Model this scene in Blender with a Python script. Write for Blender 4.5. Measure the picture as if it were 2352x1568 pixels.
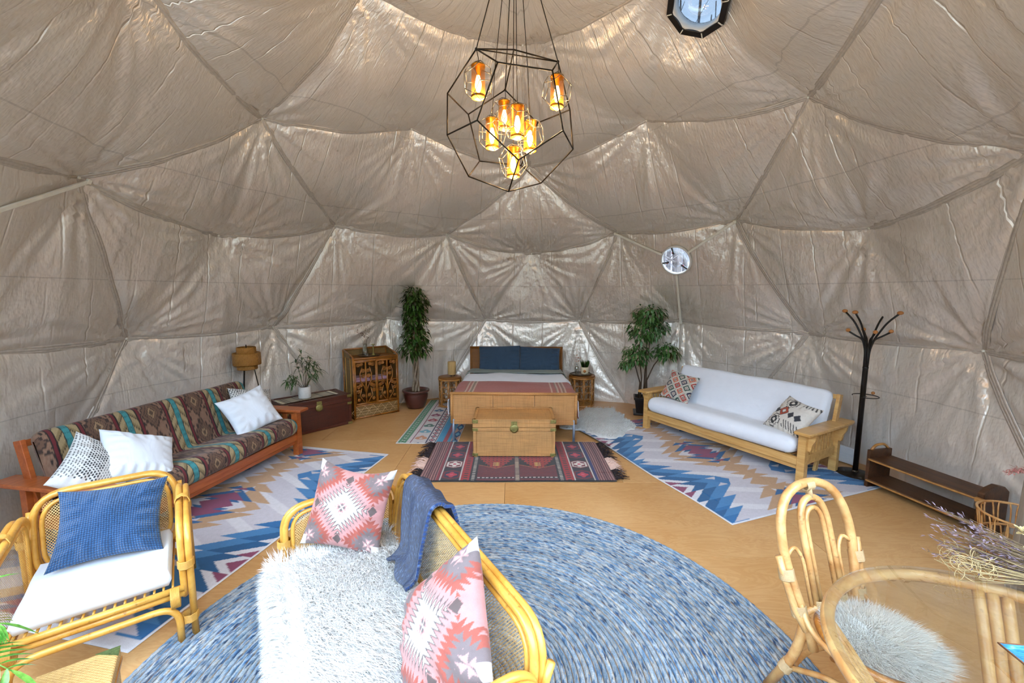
import bpy, bmesh, math, random
import numpy as np
from math import sin, cos, pi, sqrt, atan2, hypot
from mathutils import Vector, Matrix

for o in list(bpy.data.objects): bpy.data.objects.remove(o)
scene = bpy.context.scene
COL = scene.collection
random.seed(7); RNG = np.random.default_rng(7)

# ---------------------------------------------------------------- camera, sky, exposure
R = 4.27                       # dome radius (metres)
ZF = -0.1658                   # floor level in dome radii
YAW = 0.0956                   # the photographer looks a little left of the dome's axis
cam_d = bpy.data.cameras.new('camera'); cam = bpy.data.objects.new('camera', cam_d); COL.objects.link(cam)
cam_d.sensor_width = 36.0; cam_d.lens = 963.1/2352*36.0; cam_d.clip_start = 0.02; cam_d.clip_end = 200
cam.matrix_world = Matrix.Translation((0.0272, -3.6213, 1.9399)) @ Matrix.Rotation(pi/2-0.1158, 4, 'X') @ Matrix.Rotation(0.0025, 4, 'Z')
scene.camera = cam

world = bpy.data.worlds.new('overcast_sky'); scene.world = world; world.use_nodes = True
wn = world.node_tree; wb = wn.nodes['Background']
wb.inputs[0].default_value = (0.61, 0.775, 1.0, 1); wb.inputs[1].default_value = 11.5
scene.view_settings.view_transform = 'Standard'; scene.view_settings.look = 'None'
scene.view_settings.exposure = 0.17; scene.view_settings.gamma = 1.0
scene.view_settings.use_curve_mapping = False
scene.cycles.max_bounces = 7; scene.cycles.diffuse_bounces = 4; scene.cycles.glossy_bounces = 3; scene.cycles.transparent_max_bounces = 16
scene.cycles.caustics_reflective = False; scene.cycles.caustics_refractive = False
scene.cycles.sample_clamp_indirect = 8.0; scene.cycles.use_adaptive_sampling = True; scene.cycles.adaptive_threshold = 0.10; scene.cycles.adaptive_min_samples = 16

# ---------------------------------------------------------------- small helpers
def S(h):
    """sRGB hex -> linear rgb"""
    h = h.lstrip('#'); c = [int(h[i:i+2], 16)/255 for i in (0, 2, 4)]
    return tuple(x/12.92 if x <= 0.04045 else ((x+0.055)/1.055)**2.4 for x in c)
def SA(h): return np.array(S(h))
def RZ(a): return Matrix.Rotation(a, 4, 'Z')
def T(x, y, z): return Matrix.Translation((x, y, z))
def ROT(rx=0, ry=0, rz=0): return Matrix.Rotation(rz, 4, 'Z') @ Matrix.Rotation(ry, 4, 'Y') @ Matrix.Rotation(rx, 4, 'X')

class MB:
    """collects geometry for ONE mesh object"""
    def __init__(s): s.v = []; s.f = []; s.sm = []; s.uv = None; s.col = None
    def add(s, verts, faces, smooth=False, M=None):
        b = len(s.v)
        if M is not None: verts = [tuple(M @ Vector(p)) for p in verts]
        s.v.extend([tuple(p) for p in verts])
        s.f.extend([tuple(i+b for i in f) for f in faces]); s.sm.extend([smooth]*len(faces)); return s
    def box(s, c, d, M=None):
        x, y, z = c; a, b, h = d[0]/2, d[1]/2, d[2]/2
        v = [(x+i*a, y+j*b, z+k*h) for k in (-1, 1) for j in (-1, 1) for i in (-1, 1)]
        return s.add(v, [(0, 2, 3, 1), (4, 5, 7, 6), (0, 1, 5, 4), (2, 6, 7, 3), (0, 4, 6, 2), (1, 3, 7, 5)], False, M)
    def beam(s, a, b, w, t, up=(0, 0, 1)):
        """rectangular bar from a to b: w across, t along 'up'"""
        a, b = Vector(a), Vector(b); d = (b-a).normalized(); u = Vector(up); r = d.cross(u)
        if r.length < 1e-4: r = d.cross(Vector((0, 1, 0)))
        r.normalize(); u = r.cross(d).normalized(); v = []
        for p in (a, b):
            for i, j in ((-1, -1), (1, -1), (1, 1), (-1, 1)): v.append(p+r*(i*w/2)+u*(j*t/2))
        return s.add(v, [(3, 2, 1, 0), (4, 5, 6, 7), (0, 1, 5, 4), (1, 2, 6, 5), (2, 3, 7, 6), (3, 0, 4, 7)])
    def tube(s, pts, r, n=8, closed=False, flat=1.0, caps=True):
        P = [Vector(p) for p in pts]; m = len(P)
        rr = r if isinstance(r, (list, tuple, np.ndarray)) else [r]*m
        rings = []; u = None
        for i in range(m):
            if closed: t = P[(i+1) % m]-P[i-1]
            else: t = P[min(i+1, m-1)]-P[max(i-1, 0)]
            if t.length < 1e-9: t = Vector((0, 0, 1))
            t.normalize()
            if u is None:
                u = Vector((0, 0, 1)) if abs(t.z) < 0.9 else Vector((1, 0, 0))
            u = u-t*u.dot(t)
            if u.length < 1e-5: u = Vector((1, 0, 0))-t*t.x
            u.normalize(); w = t.cross(u)
            rings.append([P[i]+u*(rr[i]*cos(2*pi*k/n)*flat)+w*(rr[i]*sin(2*pi*k/n)) for k in range(n)])
        v = [p for g in rings for p in g]; f = []
        for i in range(m if closed else m-1):
            a = i*n; b = ((i+1) % m)*n
            for k in range(n): f.append((a+k, a+(k+1) % n, b+(k+1) % n, b+k))
        if not closed and caps:
            f.append(tuple(range(n))[::-1]); f.append(tuple((m-1)*n+k for k in range(n)))
        return s.add(v, f, True)
    def lathe(s, prof, n=24, c=(0, 0, 0), M=None, caps=True):
        v = []; f = []; m = len(prof)
        for (r, z) in prof:
            for k in range(n): v.append((c[0]+r*cos(2*pi*k/n), c[1]+r*sin(2*pi*k/n), c[2]+z))
        for i in range(m-1):
            for k in range(n): f.append((i*n+k, i*n+(k+1) % n, (i+1)*n+(k+1) % n, (i+1)*n+k))
        if caps and prof[0][0] > 1e-6: f.append(tuple(range(n))[::-1])
        if caps and prof[-1][0] > 1e-6: f.append(tuple((m-1)*n+k for k in range(n)))
        return s.add(v, f, True, M)
    def ball(s, c, r, n=12, m=8, M=None):
        rx, ry, rz = r if isinstance(r, (tuple, list)) else (r, r, r)
        v = [(c[0]+rx*sin(pi*i/m)*cos(2*pi*k/n), c[1]+ry*sin(pi*i/m)*sin(2*pi*k/n), c[2]-rz*cos(pi*i/m)) for i in range(m+1) for k in range(n)]
        f = [(i*n+k, i*n+(k+1) % n, (i+1)*n+(k+1) % n, (i+1)*n+k) for i in range(m) for k in range(n)]
        return s.add(v, f, True, M)
    def prism(s, poly, z0, z1, M=None):
        n = len(poly); v = [(x, y, z0) for x, y in poly]+[(x, y, z1) for x, y in poly]
        f = [tuple(range(n))[::-1], tuple(range(n, 2*n))]+[(i, (i+1) % n, n+(i+1) % n, n+i) for i in range(n)]
        return s.add(v, f, False, M)
    def grid(s, A, smooth=True, wrapu=False, wrapv=False, flip=False):
        """A: (nu, nv, 3) array"""
        nu, nv = A.shape[:2]; b = len(s.v); s.v.extend(map(tuple, A.reshape(-1, 3).tolist()))
        iu = np.arange(nu if wrapu else nu-1); jv = np.arange(nv if wrapv else nv-1)
        I, J = np.meshgrid(iu, jv, indexing='ij'); I2 = (I+1) % nu; J2 = (J+1) % nv
        q = np.stack([I*nv+J, I2*nv+J, I2*nv+J2, I*nv+J2], -1).reshape(-1, 4)+b
        if flip: q = q[:, ::-1]
        s.f.extend(map(tuple, q.tolist())); s.sm.extend([smooth]*len(q)); return s
    def mesh(s, name, mat, uv=None, col=None):
        me = bpy.data.meshes.new(name); me.from_pydata(s.v, [], s.f); me.update()
        if len(s.sm) == len(me.polygons): me.polygons.foreach_set('use_smooth', s.sm)
        nl = len(me.loops); li = np.empty(nl, dtype=np.int32); me.loops.foreach_get('vertex_index', li)
        V = np.array(s.v, dtype=np.float64).reshape(-1, 3)
        lay = me.uv_layers.new(name='UVMap')
        if uv is not None: L = np.asarray(uv)[li]
        else:
            no = np.empty(len(me.polygons)*3); me.polygons.foreach_get('normal', no); no = np.abs(no.reshape(-1, 3))
            tot = np.empty(len(me.polygons), dtype=np.int32); me.polygons.foreach_get('loop_total', tot)
            ax = np.repeat(no.argmax(1), tot); P = V[li]
            L = np.where((ax == 0)[:, None], P[:, [1, 2]], np.where((ax == 1)[:, None], P[:, [0, 2]], P[:, [0, 1]]))
        lay.data.foreach_set('uv', np.ascontiguousarray(L, dtype=np.float32).ravel())
        if col is not None:
            ca = me.color_attributes.new('Col', 'FLOAT_COLOR', 'POINT')
            C4 = np.ones((len(V), 4), dtype=np.float32); C4[:, :3] = col; ca.data.foreach_set('color', C4.ravel())
        if mat is not None: me.materials.append(mat)
        return me
    def build(s, name, mat, parent=None, uv=None, col=None, bevel=0, M=None):
        o = bpy.data.objects.new(name, s.mesh(name, mat, uv, col)); COL.objects.link(o)
        if parent is not None: o.parent = parent
        if M is not None: o.matrix_local = M
        if bevel:
            b = o.modifiers.new('edge', 'BEVEL'); b.width = bevel; b.segments = 2; b.limit_method = 'ANGLE'; b.angle_limit = 0.7
        return o

def tag(o, label, cat=None, group=None, kind=None):
    if label: o['label'] = label
    if cat: o['category'] = cat
    if group: o['group'] = group
    if kind: o['kind'] = kind
    return o
def thing(name, label, cat, M=None, group=None):
    o = bpy.data.objects.new(name, None); COL.objects.link(o); o.empty_display_size = 0.1
    if M is not None: o.matrix_world = M
    return tag(o, label, cat, group)
def struct(name, label=None):
    o = bpy.data.objects.new(name, None); COL.objects.link(o); o.empty_display_size = 0.1; o['kind'] = 'structure'
    if label: o['label'] = label
    return o
def kids(o): return [c for c in bpy.data.objects if c.parent is o]
def dup(root, M, label=None):
    r = root.copy(); COL.objects.link(r); r.matrix_world = M
    if label: r['label'] = label
    for ch in kids(root):
        c = ch.copy(); COL.objects.link(c); c.parent = r
        for g in kids(ch):
            d = g.copy(); COL.objects.link(d); d.parent = c
    return r
def arc(c, r, a0, a1, n, z=0.0, plane='xy'):
    out = []
    for i in range(n+1):
        a = a0+(a1-a0)*i/n; x, y = r*cos(a), r*sin(a)
        out.append((c[0]+x, c[1]+y, z) if plane == 'xy' else (c[0]+x, z, c[1]+y) if plane == 'xz' else (z, c[0]+x, c[1]+y))
    return out
def roundpath(pts, rad, n=5, closed=False):
    """polyline with rounded corners"""
    P = [Vector(p) for p in pts]; m = len(P); out = []
    for i in range(m):
        if not closed and i in (0, m-1): out.append(P[i]); continue
        a, b, c = P[i-1], P[i], P[(i+1) % m]
        d1 = a-b; d2 = c-b; l = min(rad, d1.length*0.49, d2.length*0.49)
        p1 = b+d1.normalized()*l; p2 = b+d2.normalized()*l
        for k in range(n+1):
            t = k/n; out.append(p1*(1-t)**2+b*(2*t*(1-t))+p2*t**2)
    return out

# ---------------------------------------------------------------- materials
class NT:
    def __init__(s, name):
        s.m = bpy.data.materials.new(name); s.m.use_nodes = True; s.t = s.m.node_tree
        s.b = s.t.nodes['Principled BSDF']; s.out = s.t.nodes['Material Output']
    def n(s, typ, out=0, ins=None, **at):
        nd = s.t.nodes.new('ShaderNode'+typ)
        for k, v in at.items(): setattr(nd, k, v)
        for k, v in (ins or {}).items(): s.put(nd.inputs[k], v)
        return nd.outputs[out]
    def put(s, sock, v):
        if isinstance(v, bpy.types.NodeSocket): s.t.links.new(v, sock)
        elif isinstance(v, (tuple, list)) and len(v) == 3 and sock.type == 'RGBA': sock.default_value = (*v, 1)
        else: sock.default_value = v
    def math(s, op, a, b=0.0, c=0.0): return s.n('Math', 0, {0: a, 1: b, 2: c}, operation=op)
    def vmath(s, op, a, b=(0, 0, 0)): return s.n('VectorMath', 0, {0: a, 1: b}, operation=op)
    def mix(s, f, a, b, mode='MIX'):
        nd = s.t.nodes.new('ShaderNodeMix'); nd.data_type = 'RGBA'; nd.blend_type = mode
        s.put(nd.inputs[0], f); s.put(nd.inputs[6], a); s.put(nd.inputs[7], b); return nd.outputs[2]
    def ramp(s, f, stops):
        nd = s.t.nodes.new('ShaderNodeValToRGB'); el = nd.color_ramp.elements
        while len(el) < len(stops): el.new(0.5)
        for e, (p, c) in zip(el, stops): e.position = p; e.color = (*c, 1) if isinstance(c, (tuple, list)) else (c, c, c, 1)
        s.put(nd.inputs[0], f); return nd.outputs[0]
    def coord(s, kind='Object', scale=(1, 1, 1)):
        c = s.n('TexCoord', {'Generated': 0, 'UV': 2, 'Object': 3}[kind])
        return s.n('Mapping', 0, {'Vector': c, 'Scale': scale}) if scale != (1, 1, 1) else c
    def noise(s, v, scale=5, detail=3, rough=0.55, dist=0.0):
        return s.n('TexNoise', 0, {'Vector': v, 'Scale': scale, 'Detail': detail, 'Roughness': rough, 'Distortion': dist})
    def bump(s, h, strength=0.3, dist=0.01, normal=None):
        i = {'Height': h, 'Strength': strength, 'Distance': dist}
        if normal is not None: i['Normal'] = normal
        return s.n('Bump', 0, i)
    def set(s, **k):
        nm = dict(base='Base Color', rough='Roughness', metal='Metallic', spec='Specular IOR Level', normal='Normal', alpha='Alpha', trans='Transmission Weight',
                  ior='IOR', sheen='Sheen Weight', coat='Coat Weight', emit='Emission Color', es='Emission Strength', sss='Subsurface Weight', sheenr='Sheen Roughness', coatr='Coat Roughness')
        for a, v in k.items(): s.put(s.b.inputs[nm[a]], v)
        return s.m

def m_plain(name, c, rough=0.5, metal=0.0, spec=0.5, vary=0.15, nscale=12, bump=0.0, coat=0.0):
    t = NT(name); co = t.coord('Object'); nz = t.noise(co, nscale, 3)
    dark = tuple(x*(1-vary) for x in c); lite = tuple(min(1, x*(1+vary)) for x in c)
    k = dict(base=t.ramp(nz, [(0.3, dark), (0.7, lite)]), rough=rough, metal=metal, spec=spec, coat=coat)
    if bump: k['normal'] = t.bump(t.noise(co, nscale*6, 3), bump, 0.004)
    return t.set(**k)
def m_wood(name, c1, c2, axis=0, scale=6.0, rough=0.45, stretch=0.09, bump=0.15, coat=0.0):
    t = NT(name); sc = [1.0, 1.0, 1.0]; sc[axis] = stretch
    co = t.coord('Object', tuple(sc)); nz = t.noise(co, scale*3.2, 5, 0.6, 0.6); fine = t.noise(co, scale*16, 3, 0.6)
    f = t.math('ADD', t.math('MULTIPLY', nz, 0.75), t.math('MULTIPLY', fine, 0.3))
    k = dict(base=t.ramp(f, [(0.32, c1), (0.68, c2)]), rough=rough, coat=coat)
    if bump > .3: k['normal'] = t.bump(fine, bump, 0.002)
    return t.set(**k)
def m_rattan(name, c1, c2, c3, rough=0.34, scale=9):
    """smooth lacquered cane poles with darker nodes and blotches"""
    t = NT(name); co = t.coord('Object'); nz = t.noise(co, scale, 5, 0.6, 0.4); sp = t.noise(co, scale*4, 3)
    base = t.mix(t.ramp(sp, [(0.63, 0.0), (0.74, 0.75)]), t.ramp(nz, [(0.3, c1), (0.66, c2)]), c3)
    return t.set(base=base, rough=rough, coat=0.25, coatr=0.2)
def m_weave(name, c1, c2, c3, pu=0.006, pv=0.006, rough=0.5, blotch=3.0, bump=0.6):
    """close basket weave in UV metres"""
    t = NT(name); uv = t.coord('UV'); sep = t.t.nodes.new('ShaderNodeSeparateXYZ'); t.put(sep.inputs[0], uv); u, v = sep.outputs[0], sep.outputs[1]
    a = t.math('SINE', t.math('MULTIPLY', u, pi/pu)); b = t.math('SINE', t.math('MULTIPLY', v, pi/pv))
    h = t.math('ADD', t.math('MULTIPLY', t.math('MULTIPLY', a, b), 0.5), 0.5)
    bl = t.noise(t.coord('Object'), blotch, 5, 0.65); strip = t.noise(t.n('Mapping', 0, {'Vector': uv, 'Scale': (pu and 0.4/pu*0.02, 1/pv*0.4, 1)}), 1.0, 2)
    col = t.mix(t.math('MULTIPLY', h, 0.8), c1, c2); col = t.mix(t.ramp(bl, [(0.42, 0.0), (0.72, 0.8)]), col, c3)
    col = t.mix(t.math('MULTIPLY', strip, 0.5), col, t.mix(0.5, col, c1))
    su = t.noise(t.n('Mapping', 0, {'Vector': uv, 'Scale': (70, 3.0, 1)}), 1.0, 3, .7); sv = t.noise(t.n('Mapping', 0, {'Vector': uv, 'Scale': (3.0, 90, 1)}), 1.0, 3, .7)
    dk = tuple(x*.72 for x in c1); col = t.mix(t.ramp(su, [(.50, 0.0), (.72, .55)]), col, dk); col = t.mix(t.ramp(sv, [(.48, 0.0), (.70, .65)]), col, dk)
    return t.set(base=col, rough=rough, normal=t.bump(t.math('ADD', h, t.math('MULTIPLY', sv, 1.2)), bump, 0.003))
def m_fabric(name, c, rough=0.85, weave=900, bump=0.15, vary=0.08, sheen=0.2, wr=0.0, wrscale=6):
    t = NT(name); co = t.coord('Object'); nz = t.noise(co, 7, 4); fi = t.noise(co, weave, 2)
    dark = tuple(x*(1-vary) for x in c); lite = tuple(min(1, x*(1+vary)) for x in c)
    k = dict(base=t.ramp(t.math('ADD', t.math('MULTIPLY', nz, .8), t.math('MULTIPLY', fi, .2)), [(0.3, dark), (0.7, lite)]), rough=rough, sheen=sheen)
    if wr: k['normal'] = t.bump(t.noise(t.coord('Object', (1, 0.35, 1)), wrscale, 3, 0.5, 0.8), wr, 0.03)
    return t.set(**k)
def m_paint(name, rough=0.85, bump=0.25, scale=700, sheen=0.15, amt=0.16):
    """colour comes from the printed / woven motif stored on the mesh"""
    t = NT(name); co = t.coord('Object'); a = t.n('Attribute', 0, attribute_name='Col'); fi = t.noise(co, scale, 2, 0.6); bl = t.noise(co, 30, 4, 0.7)
    col = t.mix(1.0, a, t.ramp(fi, [(0.25, 1-amt*1.6), (0.75, 1.0)]), 'MULTIPLY'); col = t.mix(1.0, col, t.ramp(bl, [(0.3, 1-amt*0.8), (0.7, 1.0)]), 'MULTIPLY')
    k = dict(base=col, rough=rough, sheen=sheen)
    if bump > .5: k['normal'] = t.bump(fi, bump, 0.002)
    return t.set(**k)
def m_cane(name, c1, c2, pitch=0.0135, hole=0.0037):
    """open hexagonal chair-cane webbing: real see-through holes"""
    t = NT(name); uv = t.coord('UV'); sep = t.t.nodes.new('ShaderNodeSeparateXYZ'); t.put(sep.inputs[0], uv); u, v = sep.outputs[0], sep.outputs[1]
    def cell(off):
        fu = t.math('SUBTRACT', t.math('FRACT', t.math('ADD', t.math('DIVIDE', u, pitch), off)), 0.5)
        fv = t.math('SUBTRACT', t.math('FRACT', t.math('ADD', t.math('DIVIDE', v, pitch*1.25), off)), 0.5)
        return t.math('SQRT', t.math('ADD', t.math('POWER', t.math('MULTIPLY', fu, pitch), 2.0), t.math('POWER', t.math('MULTIPLY', fv, pitch*1.0), 2.0)))
    d = t.math('MINIMUM', cell(0.0), cell(0.5)); solid = t.math('GREATER_THAN', d, hole)
    nz = t.noise(t.coord('Object'), 14, 4)
    t.set(base=t.ramp(nz, [(0.3, c1), (0.7, c2)]), rough=0.5, alpha=solid); return t.m
def m_glass(name, tint=(1, 1, 1), gloss=0.06, rough=0.02):
    """thin clear pane: mostly transparent, a little mirror"""
    t = NT(name); tr = t.n('BsdfTransparent', 0, {'Color': tint}); gl = t.n('BsdfGlossy', 0, {'Color': (1, 1, 1), 'Roughness': rough})
    fr = t.n('LayerWeight', 0, {'Blend': 0.25}); f = t.math('ADD', t.math('MULTIPLY', fr, 0.35), gloss)
    mx = t.n('MixShader', 0, {0: f, 1: tr, 2: gl}); t.put(t.out.inputs[0], mx); return t.m
def m_leaf(name, c1, c2, scale=3.0, rough=0.35):
    t = NT(name); nz = t.noise(t.coord('Object'), scale*9, 3); big = t.noise(t.coord('Object'), scale, 3)
    col = t.mix(0.45, t.ramp(nz, [(0.35, c1), (0.68, c2)]), t.ramp(big, [(0.35, c1), (0.7, c2)]))
    return t.set(base=col, rough=rough, spec=0.5)
MAT = {}
# ================================================================ THE DOME (three-frequency geodesic, fabric liner hung from its hubs)
ICO = [np.array((0, 0, 1.0))]
for k in range(5): ICO.append(np.array((2/5**.5*cos(2*pi*k/5), 2/5**.5*sin(2*pi*k/5), 1/5**.5)))
for k in range(5): ICO.append(np.array((2/5**.5*cos(2*pi*k/5+pi/5), 2/5**.5*sin(2*pi*k/5+pi/5), -1/5**.5)))
def d2w(p):
    x, y, z = p; fw = x*cos(YAW)+y*sin(YAW); lf = -x*sin(YAW)+y*cos(YAW)
    return np.array((-lf*R, fw*R, (z-ZF)*R))
hubs = []; hkey = {}
def hub(v):
    v = v/np.linalg.norm(v); k = tuple(np.round(v, 4))
    if k not in hkey: hkey[k] = len(hubs); hubs.append(v)
    return hkey[k]
tris = []
up = list(range(1, 6)); lo = list(range(6, 11)); faces20 = []
for k in range(5):
    a, b = up[k], up[(k+1) % 5]; faces20.append((0, a, b)); faces20.append((a, lo[k], b)); faces20.append((lo[k], lo[(k+1) % 5], b))
for (a, b, c) in faces20:
    A, B, C = ICO[a], ICO[b], ICO[c]; g = {}
    for i in range(4):
        for j in range(4-i): g[i, j] = hub(A*(3-i-j)+B*i+C*j)
    for i in range(3):
        for j in range(3-i):
            tris.append((g[i, j], g[i+1, j], g[i, j+1]))
            if i+j < 2: tris.append((g[i+1, j], g[i+1, j+1], g[i, j+1]))
hz = [h[2] for h in hubs]
def row(h):                      # 0 apex, 1 T, 2 U, 3 M, 4 L, 5 B(floor)
    z = hubs[h][2]; return 0 if z > .99 else 1 if z > .9 else 2 if z > .7 else 3 if z > .4 else 4 if z > .1 else 5 if z > -.25 else 6
rows = [row(i) for i in range(len(hubs))]
tris = [t for t in tris if max(rows[i] for i in t) <= 5]
HW = []
for i, h in enumerate(hubs):
    w = d2w(h)
    if rows[i] == 5: w[2] = -0.019
    HW.append(w)
HW = np.array(HW)
PENT = [i for i in range(len(hubs)) if any(np.allclose(hubs[i], v, atol=1e-4) for v in ICO)]
def az(h): return atan2(hubs[h][1], hubs[h][0])
def seam_edge(a, b):
    ra, rb = sorted((rows[a], rows[b])); 
    if ra == rb: return True
    lo_, hi_ = (a, b) if rows[a] > rows[b] else (b, a)
    dpent = lambda h: min(abs((az(h)-2*pi*k/5+pi) % (2*pi)-pi) for k in range(5))
    d, e = dpent(lo_), dpent(hi_)
    if (ra, rb) == (1, 2): return d < .05 and e < .05
    if (ra, rb) == (2, 3): return e < .05 and d > .05
    if (ra, rb) == (3, 4): return .2 < d < .3 and e > .25 or (d < .3 and e > .05 and hi_ not in PENT and d < .25)
    if (ra, rb) == (4, 5): return d > .3 and e < .3
    return False
# bay window of clear film behind the photographer; everything else carries the liner
def cen(t): return np.mean([hubs[i] for i in t], 0)
def is_bay(t):
    c = cen(t); a = abs(atan2(c[1], c[0])); return a > 2.25 and c[2] < 0.66
bay = [t for t in tris if is_bay(t)]; liner = [t for t in tris if not is_bay(t)]
par = list(range(len(liner)))
def find(i):
    while par[i] != i: i = par[i]
    return i
edge_t = {}
for k, t in enumerate(liner):
    for a, b in ((t[0], t[1]), (t[1], t[2]), (t[2], t[0])): edge_t.setdefault((min(a, b), max(a, b)), []).append(k)
for (a, b), l in edge_t.items():
    if len(l) == 2 and not seam_edge(a, b): par[find(l[0])] = find(l[1])
groups = {}
for k in range(len(liner)): groups.setdefault(find(k), []).append(k)

# fold field of the hanging cloth: folds radiate from every hub, plus slack between hubs
C0 = np.array((0, 0, -ZF*R))
HT = []
for i in range(len(hubs)):
    n = hubs[i]; nw = (HW[i]-C0)/np.linalg.norm(HW[i]-C0); e1 = np.cross((0, 0, 1), nw)
    e1 = e1/np.linalg.norm(e1) if np.linalg.norm(e1) > 1e-3 else np.array((1, 0, 0)); e2 = np.cross(nw, e1)
    rg = np.random.default_rng(100+i); HT.append((e1, e2, rg.uniform(0, 6.28, 8), rg.integers(5, 19, 8), rg.uniform(.4, 1, 8)))
def vnoise(P, s, seed):
    """cheap smooth pseudo noise"""
    r = np.random.default_rng(seed); out = 0
    for k in range(7):
        d = r.normal(size=3); d /= np.linalg.norm(d); out = out+np.sin(P@(d*s*r.uniform(.6, 1.7))+r.uniform(0, 6.28))
    return out/3.0
def fold(P):
    out = np.zeros(len(P))
    for i in range(len(hubs)):
        if rows[i] == 6: continue
        D = P-HW[i]; r = np.linalg.norm(D, axis=1); m = r < 1.7
        if not m.any(): continue
        e1, e2, ph, kk, aa = HT[i]; th = np.arctan2(D[m]@e2, D[m]@e1); rr = r[m]; s = 0
        for q in range(8):
            w = np.cos(kk[q]*th*0.5*2+ph[q]+rr*(q-3.5)*0.25); s = s+aa[q]*(1-np.abs(w))**1.5
        s = (s/4.0-0.45)
        A = 0.10*np.clip(rr/0.22, 0, 1)*np.exp(-(rr/0.62)**1.5); out[m] += A*s
    return out
def cloth(P, W):
    """P flat points, W: slack weight 0 at hubs .25 mid-edge .33 mid-panel -> hanging points"""
    rad = P-C0; n = rad/np.linalg.norm(rad, axis=1)[:, None]
    low = np.clip((P[:, 2]-0.0)/0.6, 0, 1)
    sagz = (np.abs(n[:, 2])*0.34+0.05)*W*low
    inw = 0.10*W+0.0
    f = fold(P)*np.clip(W*9, 0, 1)*np.clip(0.35+0.65*low, 0, 1)
    # long soft drapes that run down the panels
    Q = P*np.array((2.6, 2.6, 0.55)); dr = vnoise(Q, 2.2, 5); f = f+0.017*(1-np.abs(dr))*np.clip(W*5, 0, 1)
    Q2 = P@np.array(((1, .2, .4), (-.3, 1, .5), (.2, -.4, .6))); f = f+0.006*vnoise(Q2, 7, 9)*np.clip(W*5, 0, 1)
    # pressed storage creases: long straight lines
    a = np.arctan2(P[:, 0], P[:, 1])*R; a2 = a+0.06*vnoise(P, 1.3, 3)
    fr = np.abs(((a2/0.46) % 1)-0.5); f = f+0.009*np.exp(-((fr)/0.03)**2)*np.clip(W*8, 0, 1)*(vnoise(P, 1.1, 21) > -0.2)
    out = P-n*(inw+f)[:, None]; out[:, 2] -= sagz; return out
    return out
NSUB = 44
BI = [(i, j) for i in range(NSUB+1) for j in range(NSUB+1-i)]; BIX = {b: k for k, b in enumerate(BI)}
BA = np.array([((NSUB-i-j)/NSUB, i/NSUB, j/NSUB) for i, j in BI])
BF = []
for i in range(NSUB):
    for j in range(NSUB-i):
        BF.append((BIX[i, j], BIX[i+1, j], BIX[i, j+1]))
        if i+j < NSUB-1: BF.append((BIX[i+1, j], BIX[i+1, j+1], BIX[i, j+1]))
BF = np.array(BF)
def tri_pts(t):
    P = BA@HW[list(t)]; w = [1.0 if seam_edge(t[i], t[j]) else 1.9 for i, j in ((0, 1), (1, 2), (2, 0))]
    W = w[0]*BA[:, 0]*BA[:, 1]+w[1]*BA[:, 1]*BA[:, 2]+w[2]*BA[:, 2]*BA[:, 0]; return cloth(P, W)
CAMP = np.array((0.0272, -3.6213, 1.9399))
def ray(px, py):
    u, v = (px-1176)/963.1, (py-784)/963.1; p = -0.1158
    return np.array((u, cos(p)+v*sin(p), sin(p)-v*cos(p)))

def m_liner():
    t = NT('satin_liner'); uv = t.coord('UV'); co = t.coord('Object')
    fine = t.noise(t.n('Mapping', 0, {'Vector': uv, 'Scale': (1.0, 0.28, 1)}), 26, 2, 0.62)
    crk = t.noise(co, 10, 2, 0.7); msk = t.noise(co, 1.5, 0)
    sep = t.t.nodes.new('ShaderNodeSeparateXYZ'); t.put(sep.inputs[0], uv)
    # cross seams of the cloth: one thin stitched line about every 1.2 m of height
    sv = t.math('ABSOLUTE', t.math('SUBTRACT', t.math('FRACT', t.math('ADD', t.math('DIVIDE', sep.outputs[1], 1.18), 0.34)), 0.5))
    line = t.math('LESS_THAN', sv, 0.0045)
    base = t.mix(t.math('MULTIPLY', line, 0.2), t.ramp(msk, [(0.3, S('#e0d6ca')), (0.7, S('#e9e0d4'))]), S('#6c6054'))
    def crease(per, off, wid):
        d = t.math('ABSOLUTE', t.math('SUBTRACT', t.math('FRACT', t.math('ADD', t.math('DIVIDE', sep.outputs[0], per), off)), .5))
        return t.math('MAXIMUM', t.math('SUBTRACT', 1.0, t.math('DIVIDE', d, wid)), 0.0)
    m1 = t.ramp(msk, [(.45, 0.0), (.60, 1.0)]); m2 = t.ramp(msk, [(.38, 1.0), (.52, 0.0)])
    crs = t.math('ADD', t.math('MULTIPLY', crease(.37, .0, .030), m1), t.math('MULTIPLY', crease(.61, .37, .022), m2))
    # one height in metres: crinkle, cross seams, pressed creases, vertical slub
    hh = t.math('ADD', t.math('MULTIPLY', t.math('ADD', t.math('SUBTRACT', crk, t.math('MULTIPLY', line, 0.4)), t.math('MULTIPLY', crs, .55)), .0100), t.math('MULTIPLY', fine, .0070))
    return t.set(base=base, rough=0.335, metal=0.40, spec=0.5, normal=t.bump(hh, 1.0, 1.0))
MAT['liner'] = m_liner()
MAT['seam'] = m_plain('seam_tape', S('#c2b8ac'), 0.4, 0.25, vary=0.12, nscale=30, bump=0.2)
MAT['strut'] = m_plain('white_painted_steel', S('#e6e2d4'), 0.4, 0.0, vary=0.05)
MAT['clear'] = m_glass('clear_film', (0.97, 0.98, 0.98), 0.04)

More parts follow.
